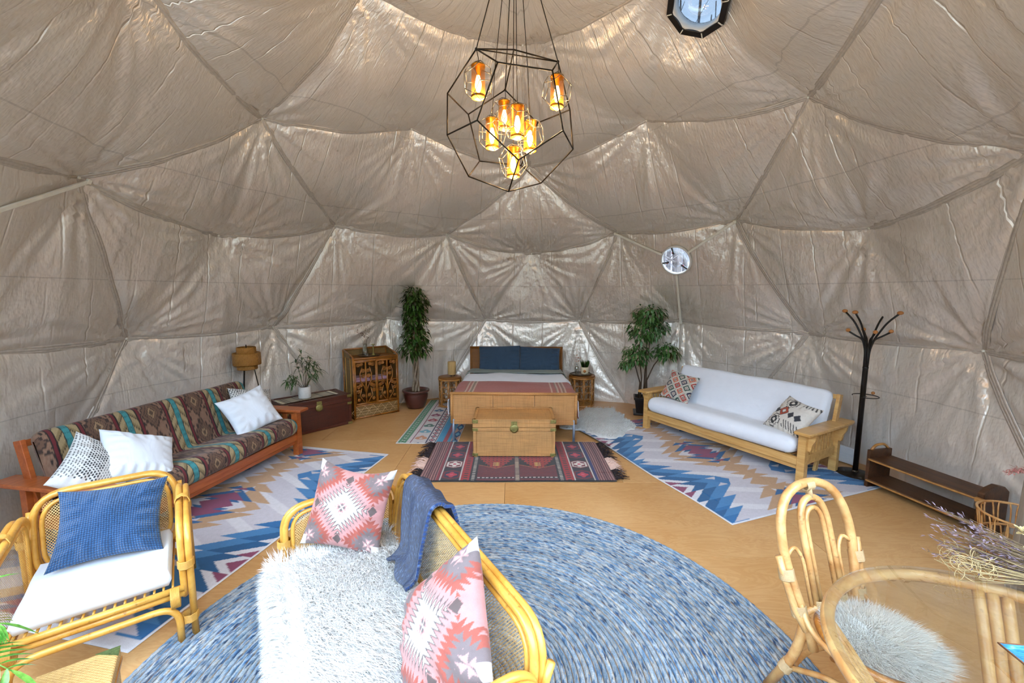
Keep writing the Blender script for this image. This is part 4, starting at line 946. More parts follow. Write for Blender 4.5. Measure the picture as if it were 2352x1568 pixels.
# blue knitted throw over the loveseat back
def m_knit():
    t = NT('blue_mohair_knit'); co = t.coord('Object'); uv = t.coord('UV'); sep = t.t.nodes.new('ShaderNodeSeparateXYZ'); t.put(sep.inputs[0], uv)
    ch = t.math('SINE', t.math('MULTIPLY', t.math('ADD', sep.outputs[1], t.math('ABSOLUTE', t.math('SUBTRACT', t.math('FRACT', t.math('DIVIDE', sep.outputs[0], .045)), .5)), 0), 330.0))
    z = t.noise(t.n('Mapping', 0, {'Vector': uv, 'Scale': (110, 40, 1)}), 1, 3); h = t.math('ADD', t.math('MULTIPLY', ch, .3), z)
    return t.set(base=t.ramp(z, [(.36, S('#122447')), (.56, S('#24447a')), (.74, S('#7d98bd'))]), rough=.95, normal=t.bump(h, .9, .008), sheen=.3)
n1, n2 = 40, 90; A = np.zeros((n1, n2, 3)); UV = np.zeros((n1, n2, 2)); pth = [(.52, .46), (.475, .60), (.448, .73), (.425, .792), (.385, .812), (.345, .795), (.315, .70), (.292, .60), (.272, .51), (.225, .455), (.19, .44)]
pc = np.array(roundpath([(0, y, z) for y, z in pth], .05, 4))[:, 1:]; dd_ = np.r_[0, np.cumsum(np.linalg.norm(np.diff(pc, axis=0), axis=1))]
for i, u in enumerate(np.linspace(-1, 1, n1)):
    for j, v in enumerate(np.linspace(0, 1, n2)):
        s = v*dd_[-1]*(1-.10*(1-u)*.5*0); y, z = np.interp(s, dd_, pc[:, 0]), np.interp(s, dd_, pc[:, 1]); w = .225-.085*np.clip((v-.45)/.4, 0, 1)+.03*np.clip((v-.85)/.15, 0, 1); cx = -.33+.13*np.clip((v-.45)/.45, 0, 1)
        fold_ = .013*sin(u*6.5+v*2)*np.clip(abs(v-.42)*3, .15, 1); A[i, j] = (cx+u*w, y-(.022+fold_ if v > .4 else -.012-fold_*.5), z+(.012+.010*sin(u*8))*np.clip(1-abs(v-.42)*4, 0, 1)-.03*np.clip((v-.9)/.1, 0, 1)*sin(u*4+.6)); UV[i, j] = (u*.2, s)
mb = MB(); mb.grid(A); o = mb.build('knitted_throw', m_knit(), uv=UV.reshape(-1, 2), M=MV); sd = o.modifiers.new('thick', 'SOLIDIFY'); sd.thickness = .02; sd.offset = 0
tag(o, 'blue mohair knitted throw hung over the loveseat back', 'throw')
# ================================================================ BED
MBD = T(.05, 1.69, 0) @ RZ(-.025); bed = thing('bed', 'double bed with woven cane headboard and footboard on grey metal legs', 'bed', MBD)
wb_, wh_ = MAT['weave_bed'], MAT['weave_head']
for s in (-1, 1):
    MB().tube([(s*.785, 0, 0), (s*.785, 0, .30)], .017, 14).build('leg', MAT['steel'], bed); MB().tube([(s*.785, 2.05, 0), (s*.785, 2.05, .34)], .017, 14).build('leg', MAT['steel'], bed)
    MB().tube([(s*.805, 0, .245), (s*.805, 0, .64)], .021, 12).build('footboard_post', wb_, bed); MB().tube([(s*.80, 2.05, .28), (s*.80, 2.05, .972)], .021, 12).build('headboard_post', wh_, bed)
    MB().box((s*.79, 1.02, .30), (.03, 2.0, .12)).build('side_rail', wb_, bed, bevel=.004)
MB().tube([(-.826, 0, .64), (.826, 0, .64)], .021, 12).build('footboard_rail', wb_, bed); MB().box((0, 0, .258), (1.58, .03, .05)).build('footboard_rail', wb_, bed, bevel=.006)
MB().tube([(-.82, 2.05, .975), (.82, 2.05, .975)], .021, 12).build('headboard_rail', wh_, bed)
for a, b in ((-.785, -.271), (-.267, .267), (.271, .785)): MB().box(((a+b)/2, 0, .452), (b-a, .014, .345)).build('footboard_panel', wb_, bed, bevel=.002)
MB().box((0, 2.05, .63), (1.58, .016, .66)).build('headboard_panel', wh_, bed, bevel=.003)
for a in (-.735, .735): MB().box((a, 2.035, .63), (.02, .012, .64)).build('headboard_trim', wh_, bed)
MB().box((0, 2.033, .915), (1.5, .012, .02)).build('headboard_trim', wh_, bed); MB().box((0, 1.02, .30), (1.5, 1.96, .06)).build('slat_base', MAT['pine'], bed)
mb = MB(); mb.box((0, 1.03, .455), (1.50, 1.96, .24)); mb.build('mattress', MAT['white_cotton'], bed, bevel=.05)
def drape(name, label, y0, y1, ztop, hangL, hangR, mat, fn=None, seed=0, nx=120, ny=60, amp=.012, halfw=.755, skew=0, cat='bedding', yl=None):
    xs = np.linspace(-halfw-hangL, halfw+hangR, nx); A = np.zeros((nx, ny, 3)); U = np.zeros((nx, ny))
    for i, u in enumerate(xs):
        e = abs(u)-halfw
        if e > 0:
            rr = .05; sgn = np.sign(u)
            if e < rr*pi/2: x = sgn*(halfw+rr*sin(e/rr)); z = ztop-rr*(1-cos(e/rr))
            else: x = sgn*(halfw+rr+.03*sin(e*6)); z = ztop-rr-(e-rr*pi/2)
        else: x, z = u, ztop
        for j, v in enumerate(np.linspace(0, 1, ny)):
            A[i, j] = (x, y0+(y1-y0)*v+skew*u*(1-v), z); U[i, j] = u
    P0 = A.reshape(-1, 3); w = (amp*(1-np.abs(vnoise(P0*np.array((1.1, 3.0, 2)), 2.6, seed)))+amp*.5*vnoise(P0, 9, seed+1)).reshape(nx, ny); side = np.clip((np.abs(U)-halfw)/.05, 0, 1)
    A[..., 2] += w*(1-side); A[..., 0] += np.sign(A[..., 0])*w*side*1.6
    mb = MB(); mb.grid(A, flip=True); col = None
    if fn: col = fn(U.ravel(), A[..., 1].ravel())
    o = mb.build(name, mat, uv=np.stack([U.ravel(), A[..., 1].ravel()], 1), col=col, M=MBD); sd = o.modifiers.new('thick', 'SOLIDIFY'); sd.thickness = .008; sd.offset = 1
    return tag(o, label, cat)
drape('duvet', 'white crumpled duvet covering the bed', .03, 1.62, .60, .28, .30, MAT['white_cotton'], seed=5, amp=.022)
drape('folded_sheet', 'sage green sheet turned over by the pillows', 1.50, 1.86, .625, .10, .12, MAT['sage'], seed=8, ny=24, skew=.0)
MAT['throwprint'] = m_paint('red_throw_weave', .95, .5, 260, .1, .22)
drape('blanket', 'brick red striped blanket across the foot of the bed', .02, .74, .637, .10, .36, MAT['throwprint'], pat_throw, seed=11, ny=40, amp=.016, skew=.02)
pillow('bed_pillow', 'navy linen pillow on the side nearer the woven lamp', 'pillow', .72, .46, .17, MAT['navy'], MBD @ pose((-.28, 1.87, .80), (0, -.93, .36), roll=.03), seed=2, pinch=.03)
pillow('bed_pillow', 'navy linen pillow on the side nearer the grass pot', 'pillow', .70, .44, .17, MAT['navy'], MBD @ pose((.41, 1.87, .79), (.05, -.93, .36), roll=-.05), seed=4, pinch=.03)

# ================================================================ CHESTS
def chest(name, label, M, w, d, h, lid, weave, trim, hard, feet=True, ring=True):
    t = thing(name, label, 'chest', M); z0 = .028 if feet else .004; zb = h-lid-.004
    MB().box((0, d/2, (z0+zb)/2), (w-.016, d-.016, zb-z0)).build('body', weave, t, bevel=.003)
    ld = MB().box((0, d/2, h-lid/2), (w-.010, d-.010, lid-.004)).build('lid', weave, t, bevel=.004)
    e = .034
    for z, hh, p in ((z0+.018, .036, t), (zb-.018, .036, t), (h-lid+.024, .046, ld)):
        for y in (.0, d): MB().box((0, y, z), (w, .012, hh)).build('trim_strip', trim, p, bevel=.002)
        for s in (-1, 1): MB().box((s*w/2, d/2, z), (.012, d, hh)).build('trim_strip', trim, p, bevel=.002)
    for s in (-1, 1):
        for y in (0, d): MB().box((s*(w/2-e/2), y, (z0+zb)/2), (e, .014, zb-z0)).build('trim_strip', trim, t, bevel=.002)
        MB().box((s*(w/2-.016), d/2, h), (.034, d, .010)).build('trim_strip', trim, ld, bevel=.002)
        MB().box((0, d*(s+1)/2-s*.016, h), (w, .034, .010)).build('trim_strip', trim, ld, bevel=.002)
        for z, p, dz in ((h-.018, ld, .04), (zb-.022, t, .034), (z0+.018, t, .034)):
            for y in (0, d):
                m = MB(); m.box((s*(w/2-.026), y+(-.009 if y == 0 else .009), z), (.062, .004, dz)); m.box((s*(w/2+.009), y+(.026 if y == 0 else -.026), z), (.004, .062, dz)); m.build('corner_bracket', hard, p, bevel=.0015)
        if feet:
            for y in (.03, d-.03): MB().box((s*(w/2-.026), y, .016), (.036, .036, .03)).build('foot', trim, t, bevel=.003)
    m = MB(); q = Matrix.Rotation(pi/2, 4, 'X'); m.lathe([(0, .016), (.030, .014), (.048, .010), (.052, .004), (.052, 0)], 12, M=T(0, -.004, zb-.008) @ q); m.box((0, -.012, h-lid*.45), (.07, .006, .05))
    lk = m.build('lock_plate', hard, t)
    if ring: MB().tube([(.026*cos(a), -.022, zb-.016+.026*sin(a)) for a in np.linspace(0, 2*pi, 17)[:-1]], .004, 6, True).build('pull_ring', hard, lk)
    return t
chest('cane_chest', 'pale woven cane chest with brass lock at the foot of the bed', T(.055, 1.10, .014), .955, .535, .462, .09, MAT['weave_chest'], MAT['weave_chest'], MAT['brass'])
MTK = T((-2.986-2.358)/2, (1.766+2.445)/2, 0) @ RZ(math.radians(47.2))
MAT['redtrim'] = m_weave('red_trim_weave', S('#35160e'), S('#783a28'), S('#5f2a1d'), .006, .020, .35)
chest('wicker_chest', 'dark red wicker trunk between the tapestry futon and the rattan cabinet', MTK, .925, .50, .445, .10, MAT['weave_red'], MAT['redtrim'], MAT['brass'], False, False)
# runner cloth on the trunk
rn = thing('table_runner', 'fringed olive runner cloth on the dark wicker trunk', 'cloth', MTK @ T(-.06, .25, .4515) @ RZ(.06))
gx, gy = np.linspace(-.36, .36, 90), np.linspace(-.14, .14, 30); X, Y = np.meshgrid(gx, gy, indexing='ij'); Z = .003+.002*vnoise(np.stack([X.ravel()*6, Y.ravel()*6, 0*X.ravel()], 1), 2, 3).reshape(X.shape)
MB().grid(np.stack([X, Y, Z], -1)).build('cloth', MAT['print'], rn, col=pat_runner(X.ravel(), Y.ravel()))
rg = np.random.default_rng(8); MAT['fringe'] = m_plain('cream_fringe', S('#cfc4a8'), .9)
for s in (-1, 1):
    mb = MB()
    for i in range(40):
        y = -.138+.276*i/39; mb.tube([(s*.358, y, .003), (s*(.385+rg.uniform(0, .012)), y+rg.normal(0, .004), .003)], .0022, 4)
    mb.build('fringe', MAT['fringe'], rn)

# ================================================================ PLANTS
MAT['leaf_dark'] = m_leaf('ficus_leaf', S('#12280f'), S('#3f6a26')); MAT['leaf_vg'] = m_leaf('variegated_leaf', S('#1c4423'), S('#5d8f4a')); MAT['leaf_thin'] = m_leaf('willow_leaf', S('#1d3a1a'), S('#4f7a3c'))
MAT['leaf_palm'] = m_leaf('glossy_palm_leaf', S('#2c7a1f'), S('#8fc65a'), 5, .25); MAT['bark2'] = m_plain('braided_bark', S('#8b7a66'), .85, vary=.3, nscale=18, bump=.5)
MAT['stem'] = m_plain('brown_stem', S('#4a3a2a'), .8, vary=.3); MAT['terra'] = m_plain('brown_glazed_pot', S('#4f2a24'), .3, vary=.25, nscale=8, coat=.3)
def foliage(mb, clusters, rg, L, W, droop=.45, seg=3):
    for (c, r, n) in clusters:
        for _ in range(n):
            d = rg.normal(size=3); d /= np.linalg.norm(d); k = rg.uniform(.35, 1)**.6; p = np.array(c)+d*np.array(r)*k
            o = d*np.array((1, 1, .35))+rg.normal(size=3)*.45+np.array((0, 0, -.35)); leafmesh(mb, p, o, L*rg.uniform(.7, 1.25), W*rg.uniform(.8, 1.2), droop=droop, seg=seg)
pf = thing('potted_ficus', 'tall slender ficus with twisted trunk in a round brown pot', 'plant', T(-1.60, 3.34, 0))
MB().lathe([(0, .004), (.135, .004), (.145, .02), (.17, .08), (.195, .18), (.20, .235), (.19, .26), (.205, .272), (.225, .285), (.225, .31), (.205, .312), (.19, .30), (.185, .27), (0, .27)], 32).build('pot', MAT['terra'], pf)
MB().lathe([(0, .284), (.186, .276)], 24, caps=False).build('soil', MAT['soil'], pf)
for k in range(4):
    mb = MB(); mb.tube([(.045*cos(t*5+k*pi/2)*(1-.45*t)+.01*sin(t*3), .045*sin(t*5+k*pi/2)*(1-.45*t), .27+1.05*t) for t in np.linspace(0, 1, 26)], [.022-.010*t for t in np.linspace(0, 1, 26)], 7); mb.build('trunk', MAT['bark2'], pf)
rg = np.random.default_rng(21); mb = MB(); foliage(mb, [((0, 0, 1.02), (.27, .27, .16), 210), ((.03, 0, 1.25), (.22, .22, .17), 190), ((.0, 0, 1.52), (.20, .20, .22), 230), ((.02, 0, 1.78), (.23, .23, .17), 210), ((0, 0, 1.94), (.16, .16, .10), 90)], rg, .088, .040)
mb.build('foliage', MAT['leaf_dark'], pf); mb = MB()
for k in range(14):
    a = rg.uniform(0, 6.28); z = rg.uniform(1.0, 1.9); l = rg.uniform(.15, .3); mb.tube([(0, 0, z), (cos(a)*l*.6, sin(a)*l*.6, z+.06), (cos(a)*l, sin(a)*l, z+.12+rg.uniform(-.1, .12))], [.006, .004, .0018], 5)
mb.tube([(0, .0, 1.9), (-.10, 0, 2.02), (-.24, .0, 2.06)], [.004, .003, .0012], 4); mb.tube([(0, .0, .95), (-.06, 0, 1.0), (-.17, -.02, .93)], [.003, .002, .001], 4); mb.build('twigs', MAT['stem'], pf)
# ficus in the black square pot
pf2 = thing('potted_ficus', 'leafy variegated ficus in a square black pot behind the white futon', 'plant', T(2.15, 3.0, 0) @ RZ(-.25))
sq = lambda a: [(-a, -a), (a, -a), (a, a), (-a, a)]
m = MB(); m.prism(sq(.15), .002, .035); m.build('saucer', MAT['black'], pf2, bevel=.006)
m = MB(); v = [(x, y, z) for a, z in ((.105, .03), (.135, .25), (.148, .25), (.148, .285), (.128, .285), (.122, .22)) for x, y in sq(a)]; f = []
for i in range(5): f += [(i*4+k, i*4+(k+1) % 4, (i+1)*4+(k+1) % 4, (i+1)*4+k) for k in range(4)]
m.add(v, f+[(3, 2, 1, 0)]); m.build('pot', MAT['black'], pf2, bevel=.003); MB().prism(sq(.123), .21, .24).build('soil', MAT['soil'], pf2)
for pts in ([(0, .02, .22), (.01, .02, .7), (.06, 0, 1.1), (.05, .02, 1.5)], [(-.05, 0, .22), (-.04, 0, .6), (-.10, 0, 1.0), (-.06, .0, 1.3)], [(.05, -.02, .22), (.04, .0, .55), (.14, 0, .80), (.26, -.02, .98)], [(-.08, .03, .22), (-.06, .02, .5), (-.17, .0, .86)], [(.02, -.04, .22), (.03, -.03, .6), (.02, 0, 1.2)]): MB().tube(pts, [.014-.003*i for i in range(len(pts))], 7).build('trunk', MAT['stem'], pf2)
rg = np.random.default_rng(31); mb = MB(); foliage(mb, [((.04, 0, 1.62), (.26, .24, .15), 300), ((.03, .0, 1.40), (.33, .28, .17), 380), ((-.06, 0, 1.28), (.20, .2, .12), 110), ((-.13, -.02, .97), (.22, .2, .17), 260), ((.31, -.02, 1.03), (.20, .18, .13), 220), ((-.29, -.04, .82), (.10, .1, .08), 60)], rg, .075, .034)
mb.build('foliage', MAT['leaf_vg'], pf2)
# willow-leaved plant on the trunk
wp = thing('potted_plant', 'narrow-leaved green plant in a white pot on the dark wicker trunk', 'plant', MTK @ T(-.10, .22, .4565))
MAT['whitepot'] = m_plain('matte_white_pot', S('#d3cfc8'), .7, vary=.05, nscale=30); MB().lathe([(0, .001), (.076, .001), (.083, .01), (.085, .165), (.079, .165), (.077, .14), (0, .14)], 28).build('pot', MAT['whitepot'], wp); MB().lathe([(0, .146), (.077, .142)], 20, caps=False).build('soil', MAT['soil'], wp)
rg = np.random.default_rng(41); ms = MB(); ml = MB()
for (ex, ey, ez, n) in ((-.30, -.18, .16, 34), (-.22, -.10, .22, 26), (-.02, .0, .52, 40), (.10, .08, .45, 34), (.20, .06, .34, 34), (.24, .0, .24, 26), (.06, -.1, .40, 26), (-.08, .08, .40, 24), (.13, -.08, .2, 18)):
    b = np.array((ex*.08, ey*.08, .14)); e = np.array((ex, ey, .14+ez)); mid = (b+e)/2+np.array((0, 0, .07)); pts = [b*(1-t)**2+mid*2*t*(1-t)+e*t*t for t in np.linspace(0, 1, 9)]; ms.tube(pts, [.0035-.0003*i for i in range(9)], 5)
    for q in range(n):
        t = rg.uniform(.42, 1); p = b*(1-t)**2+mid*2*t*(1-t)+e*t*t; d = (e-b)*.8+rg.normal(size=3)*.28+np.array((0, 0, -.05)); leafmesh(ml, p, d, rg.uniform(.08, .13), .016, droop=.55, seg=4)
ms.build('stems', MAT['stem'], wp); ml.build('foliage', MAT['leaf_thin'], wp)

# ================================================================ FLOOR LAMP AND SMALL LAMP
MAT['bamboo'] = m_weave('bamboo_lattice', S('#8e5a1c'), S('#d39a45'), S('#c08433'), .010, .010, .5, 4, 1.0)
fl_ = thing('floor_lamp', 'tripod floor lamp with tiered bamboo shade behind the tapestry futon', 'lamp', T(-3.46, 1.83, 0))
def shade_tier(r, z0, z1):
    n = 48; A = np.array([[(rr*cos(a), rr*sin(a), z) for rr, z in ((r-.012, z0+.006), (r-.004, z0), (r, z0+.008), (r, z0+(z1-z0)*.5), (r, z1-.008), (r-.006, z1), (r-.014, z1-.004))] for a in np.linspace(0, 2*pi, n, endpoint=False)])
    uv = np.array([[(a*r+z*1, a*r-z*1) for z in (z0, z0, z0+.008, (z0+z1)/2, z1-.008, z1, z1)] for a in np.linspace(0, 2*pi, n, endpoint=False)]); return MB().grid(A, wrapu=True, flip=False), uv.reshape(-1, 2)
for r, z0, z1 in ((.112, 1.13, 1.225), (.162, .990, 1.15), (.120, .93, .995)):
    b, uv = shade_tier(r, z0, z1); b.build('shade_tier', MAT['bamboo'], fl_, uv=uv)
for z, r0, r1 in ((1.145, .108, .162), (.993, .116, .162)): MB().lathe([(r0, z), (r1, z)], 48, caps=False).build('shade_ledge', MAT['bamboo'], fl_)
for k in range(3):
    a = k*2*pi/3+.5; MB().tube([(0, 0, 1.0), (.075*cos(a), .075*sin(a), .93), (.22*cos(a), .22*sin(a), .0)], .006, 8).build('leg', MAT['black_metal'], fl_)
MB().tube([(0, 0, .93), (0, 0, 1.255)], .006, 8).build('stem', MAT['black_metal'], fl_); MB().ball((0, 0, 1.10), (.03, .03, .04)).build('bulb', MAT['whiteplastic'], fl_)
def nightstand(name, label, M, r=.20, h=.53):
    t = thing(name, label, 'side table', M); m = MAT['tan_rattan']
    MB().lathe([(0, h-.006), (r-.008, h-.006), (r, h-.012), (r, h-.03), (r-.01, h-.036), (0, h-.036)], 36).build('top', MAT['weave_head'], t)
    for z in (h-.045, .022): MB().tube([((r-.008)*cos(a), (r-.008)*sin(a), z) for a in np.linspace(0, 2*pi, 33)[:-1]], .016, 8, True).build('hoop', m, t)
    for k in range(8):
        a = 2*pi*k/8; MB().tube([((r-.012)*cos(a), (r-.012)*sin(a), .0), ((r-.012)*cos(a), (r-.012)*sin(a), h-.04)], .012, 8).build('post', m, t)
        a += pi/8; w = (r-.012)*pi/8-.012; zs = np.linspace(.035, h-.06, 5)
        for q in range(4):
            zc, zr = (zs[q]+zs[q+1])/2, (zs[q+1]-zs[q])/2*1.15
            MB().tube([((r-.016)*cos(a+w/r*cos(b)), (r-.016)*sin(a+w/r*cos(b)), zc+zr*sin(b)) for b in np.linspace(0, 2*pi, 21)[:-1]], .0055, 5, True).build('cane_ring', m, t)
    return t
nightstand('bedside_table', 'round rattan bedside table carrying the cylinder lamp', T(-1.035, 3.44, .006), .195, .515)
nightstand('bedside_table', 'round rattan bedside table carrying the dark tray', T(1.24, 3.52, 0), .222, .54)
MAT['lampshade'] = m_weave('straw_shade', S('#b58f52'), S('#e0c48a'), S('#d4b274'), .009, .012, .7)
sl = thing('table_lamp', 'small cylindrical straw lamp on the bedside table', 'lamp', T(-1.0, 3.44, .521))
MB().lathe([(.066, .03), (.07, .034), (.07, .245), (.066, .25), (0, .25)], 32, caps=False).build('shade', MAT['lampshade'], sl); MB().lathe([(0, .028), (.064, .028), (.064, .032), (0, .032)], 24).build('base', MAT['black_metal'], sl)
for k in range(3):
    a = k*2.09+.4; MB().tube([(.045*cos(a), .045*sin(a), .0), (.045*cos(a), .045*sin(a), .03)], .006, 8).build('foot', MAT['black_metal'], sl)
# tray, vase, grass pot
MAT['pewter'] = m_plain('dark_pewter', S('#5a4a3a'), .4, .5, vary=.25, nscale=30)
tr = thing('serving_tray', 'dark octagonal tray on the bedside table', 'tray', T(1.215, 3.50, .5365) @ RZ(.2)); o8 = [(.185*cos(pi/8+k*pi/4), .155*sin(pi/8+k*pi/4)) for k in range(8)]
MB().prism(o8, .012, .018).build('plate', MAT['pewter'], tr); MB().tube([(x*1.02, y*1.02, .022) for x, y in o8], .007, 6, True).build('rim', MAT['pewter'], tr)
for k in range(4): MB().ball((.13*cos(k*pi/2+.8), .11*sin(k*pi/2+.8), .008), .009).build('foot', MAT['pewter'], tr)
MAT['vglass'] = m_glass('clear_bottle_glass', (.86, .88, .88), .12)
def dried(parent, h0, specs, rg, mat_stem, mat_head):
    ms, mh = MB(), MB()
    for (dx, dy, h, hs, kind) in specs:
        e = (dx, dy, h); ms.tube([(0, 0, h0), (dx*.35, dy*.35, h0+(h-h0)*.55), e], [.002, .0016, .001], 4)
        for q in range(22 if kind else 10):
            d = rg.normal(size=3); d /= np.linalg.norm(d); p = np.array(e)+d*hs*rg.uniform(.2, 1); leafmesh(mh, p, d+np.array((0, 0, .3)), hs*.55, hs*.32, droop=.1, seg=2)
    ms.build('stems', mat_stem, parent); mh.build('flower_heads', mat_head, parent)
MAT['drystem'] = m_plain('dry_stem', S('#7a6548'), .9, vary=.2); MAT['dryhead'] = m_plain('dried_orange_petals', S('#b0745a'), .9, vary=.3, nscale=40); MAT['drybrown'] = m_plain('dried_brown_petals', S('#6b4b38'), .9, vary=.35, nscale=40)
vs = thing('bottle_vase', 'small glass bottle with dried orange flowers on the dark tray', 'vase', T(1.145, 3.50, .5555)); MB().lathe([(0, .001), (.036, .001), (.04, .008), (.04, .10), (.030, .125), (.014, .14), (.014, .17), (.018, .175), (.012, .172), (.011, .14), (.027, .12), (.036, .1), (.036, .01), (0, .008)], 24).build('bottle', MAT['vglass'], vs)
dried(vs, .02, [(.0, 0, .27, .05, 1), (.03, .01, .25, .045, 1), (-.03, .0, .26, .04, 1), (.02, .0, .37, .03, 0), (-.13, .02, .31, .02, 0), (.08, 0, .33, .025, 0), (-.05, 0, .34, .02, 0)], np.random.default_rng(3), MAT['drystem'], MAT['dryhead'])
gp = thing('grass_pot', 'pale pot of green grass with a wooden dot on the dark tray', 'plant', T(1.275, 3.47, .5555)); MAT['cream'] = m_plain('cream_ceramic', S('#d6c9a8'), .5, vary=.05)
MB().lathe([(0, .001), (.05, .001), (.06, .012), (.066, .05), (.066, .125), (.06, .125), (.058, .11), (0, .108)], 28).build('pot', MAT['cream'], gp); MB().lathe([(0, .003), (.026, .003), (.026, 0)], 18, M=T(-.012, -.0655, .06) @ Matrix.Rotation(pi/2, 4, 'X')).build('wood_dot', MAT['beech'], gp)
mb = MB(); rg = np.random.default_rng(6)
for _ in range(150):
    a = rg.uniform(0, 6.28); r_ = .05*rg.random()**.5; leafmesh(mb, (r_*cos(a), r_*sin(a), .108), (cos(a)*.35*r_/.05, sin(a)*.35*r_/.05, 1), rg.uniform(.09, .15), .010, up=(sin(a), -cos(a), 0), droop=-.0, seg=3)
mb.build('grass_blades', MAT['leaf_dark'], gp)

# ================================================================ RATTAN CABINET
MC = T((-2.368-1.811)/2, (2.595+3.072)/2, 0) @ RZ(math.radians(40.5)); cb = thing('rattan_cabinet', 'brown rattan cabinet with two scrollwork doors and gallery top', 'cabinet', MC); bm_ = MAT['brown_rattan']; W_, D_, H_ = .735, .44, .955
for x in (-W_/2+.016, W_/2-.016):
    MB().tube([(x, .016, 0), (x, .016, H_)], .018, 10).build('post', bm_, cb); MB().tube([(x, D_-.016, 0), (x, D_-.016, H_+.085)], .018, 10).build('post', bm_, cb)
    MB().box((x, D_/2, .48), (.010, D_-.03, .93)).build('side_panel', MAT['weave_cab'], cb)
    for y in (.12, .32): MB().tube([(x-.008*np.sign(-x), y, .03), (x-.008*np.sign(-x), y, .93)], .005, 6).build('side_rib', MAT['binding_y'], cb)
    MB().tube([(x, .016, H_), (x, .12, H_+.03), (x, D_-.016, H_+.085)], .014, 8).build('gallery_rail', bm_, cb); MB().box((x, D_/2+.06, H_+.02), (.008, D_-.16, .07)).build('gallery_panel', MAT['weave_cab'], cb)
MB().tube([(-W_/2+.016, D_-.016, H_+.085), (W_/2-.016, D_-.016, H_+.085)], .015, 8).build('gallery_rail', bm_, cb); MB().box((0, D_-.012, .52), (W_-.03, .010, 1.02)).build('back_panel', MAT['weave_cab'], cb)
MB().box((0, D_/2, H_-.03), (W_-.02, D_-.01, .022)).build('top', MAT['weave_head'], cb, bevel=.004)
for z in (H_-.02, H_-.055, .205, .02): MB().tube([(-W_/2+.016, .010, z), (W_/2-.016, .010, z)], .013, 8).build('front_rail', bm_, cb)
MB().box((0, .012, .112), (W_-.05, .010, .17)).build('plinth_panel', MAT['weave_cab'], cb); MB().box((0, D_/2, .55), (W_-.04, D_-.06, .014)).build('shelf', bm_, cb); MB().box((0, D_/2, .21), (W_-.04, D_-.06, .014)).build('shelf', bm_, cb)
mb = MB()
for i in range(-3, 6):
    for s in (-1, 1): mb.tube([(-.33+i*.13, .005, .03), (-.33+i*.13+s*.13, .005, .195)], .003, 4)
for z in (.07, .11, .15): mb.tube([(-.34, .005, z), (.34, .005, z)], .003, 4)
mb.build('plinth_lattice', MAT['binding'], cb)
def coil(mb, x, z, r, y=-.004):
    a = np.linspace(0, 2*pi*3, 40); k = r*(1-a/(2*pi*3)*.85); mb.tube(np.stack([x+k*np.cos(a), np.full_like(a, y), z+k*np.sin(a)], 1), .0048, 4)
for s in (-1, 1):
    x0, x1 = (s*.008, s*.335); xm = (x0+x1)/2; dz0, dz1 = .235, .885
    dr = MB(); 
    for a, b in (((x0, dz0), (x0, dz1)), ((x1, dz0), (x1, dz1)), ((x0, dz0), (x1, dz0)), ((x0, dz1), (x1, dz1))): dr.tube([(a[0], 0, a[1]), (b[0], 0, b[1])], .0125, 8)
    dr = dr.build('door', bm_, cb); MB().tube([(xm, -.002, dz0), (xm, -.002, dz1)], .0125, 8).build('centre_bar', bm_, dr)
    sc = MB()
    for q in (-1, 1):
        sc.tube([(xm+q*.012, -.004, .42), (xm+q*.03, -.004, .50), (xm+q*.085, -.004, .60), (xm+q*.09, -.004, .70), (xm+q*.06, -.004, .80)], .0085, 6)
        sc.tube([(xm+q*.02, -.004, .25), (xm+q*.10, -.004, .36), (xm+q*.07, -.004, .48)], .0075, 6)
        for (x, z, r_) in ((.045, .745, .032), (.045, .665, .030), (.12, .835, .030), (.07, .845, .026), (.125, .50, .030), (.125, .43, .032), (.085, .52, .028), (.05, .36, .026), (.12, .30, .024)): coil(sc, xm+q*x*.96, z, r_)
    sc.build('scrollwork', bm_, dr); MB().ball((x0+s*.02, -.014, .56), .010).build('knob', MAT['brass'], dr)
MAT['pinkcloth'] = m_fabric('pink_folded_cloth', S('#c99db0'), .9)
for k, (x, n) in enumerate(((-.18, 3), (.10, 2))):
    for q in range(n): tag(MB().box((0, 0, .012), (.24-.02*q, .2, .022)).build('folded_cloth', MAT['pinkcloth'], M=MC @ T(x, .2, .558+.0235*q), bevel=.006), ('pale pink folded cloth, layer %s of the pile behind the left cabinet door' % ('bottom', 'middle', 'top')[q]) if k == 0 else ('pale pink folded cloth, %s one of the pair behind the right cabinet door' % ('lower', 'upper')[q]), 'cloth', 'folded cloths in the cabinet')
tp = tag(MB().lathe([(0, .004), (.13, .004), (.165, .012), (.172, .018), (.168, .02), (.13, .010), (0, .009)], 36).build('round_tray', MAT['pewter'], M=MC @ T(-.03, .20, H_-.018)), 'round dark metal tray on top of the rattan cabinet', 'tray')
vc = thing('glass_vase', 'clear glass vase of dried brown flowers on the cabinet tray', 'vase', MC @ T(-.09, .20, H_-.006)); MB().lathe([(0, .001), (.04, .001), (.046, .01), (.044, .09), (.03, .15), (.032, .19), (.028, .188), (.026, .15), (.040, .09), (.041, .012), (0, .01)], 24).build('vase', MAT['vglass'], vc)
dried(vc, .03, [(.0, .02, .33, .05, 1), (-.06, 0, .34, .045, 1), (.05, .0, .31, .04, 1), (.02, .0, .42, .03, 0), (-.04, .02, .46, .025, 0), (.09, 0, .39, .03, 0), (-.10, .02, .39, .03, 1), (.06, .02, .44, .02, 0)], np.random.default_rng(9), MAT['drystem'], MAT['drybrown'])
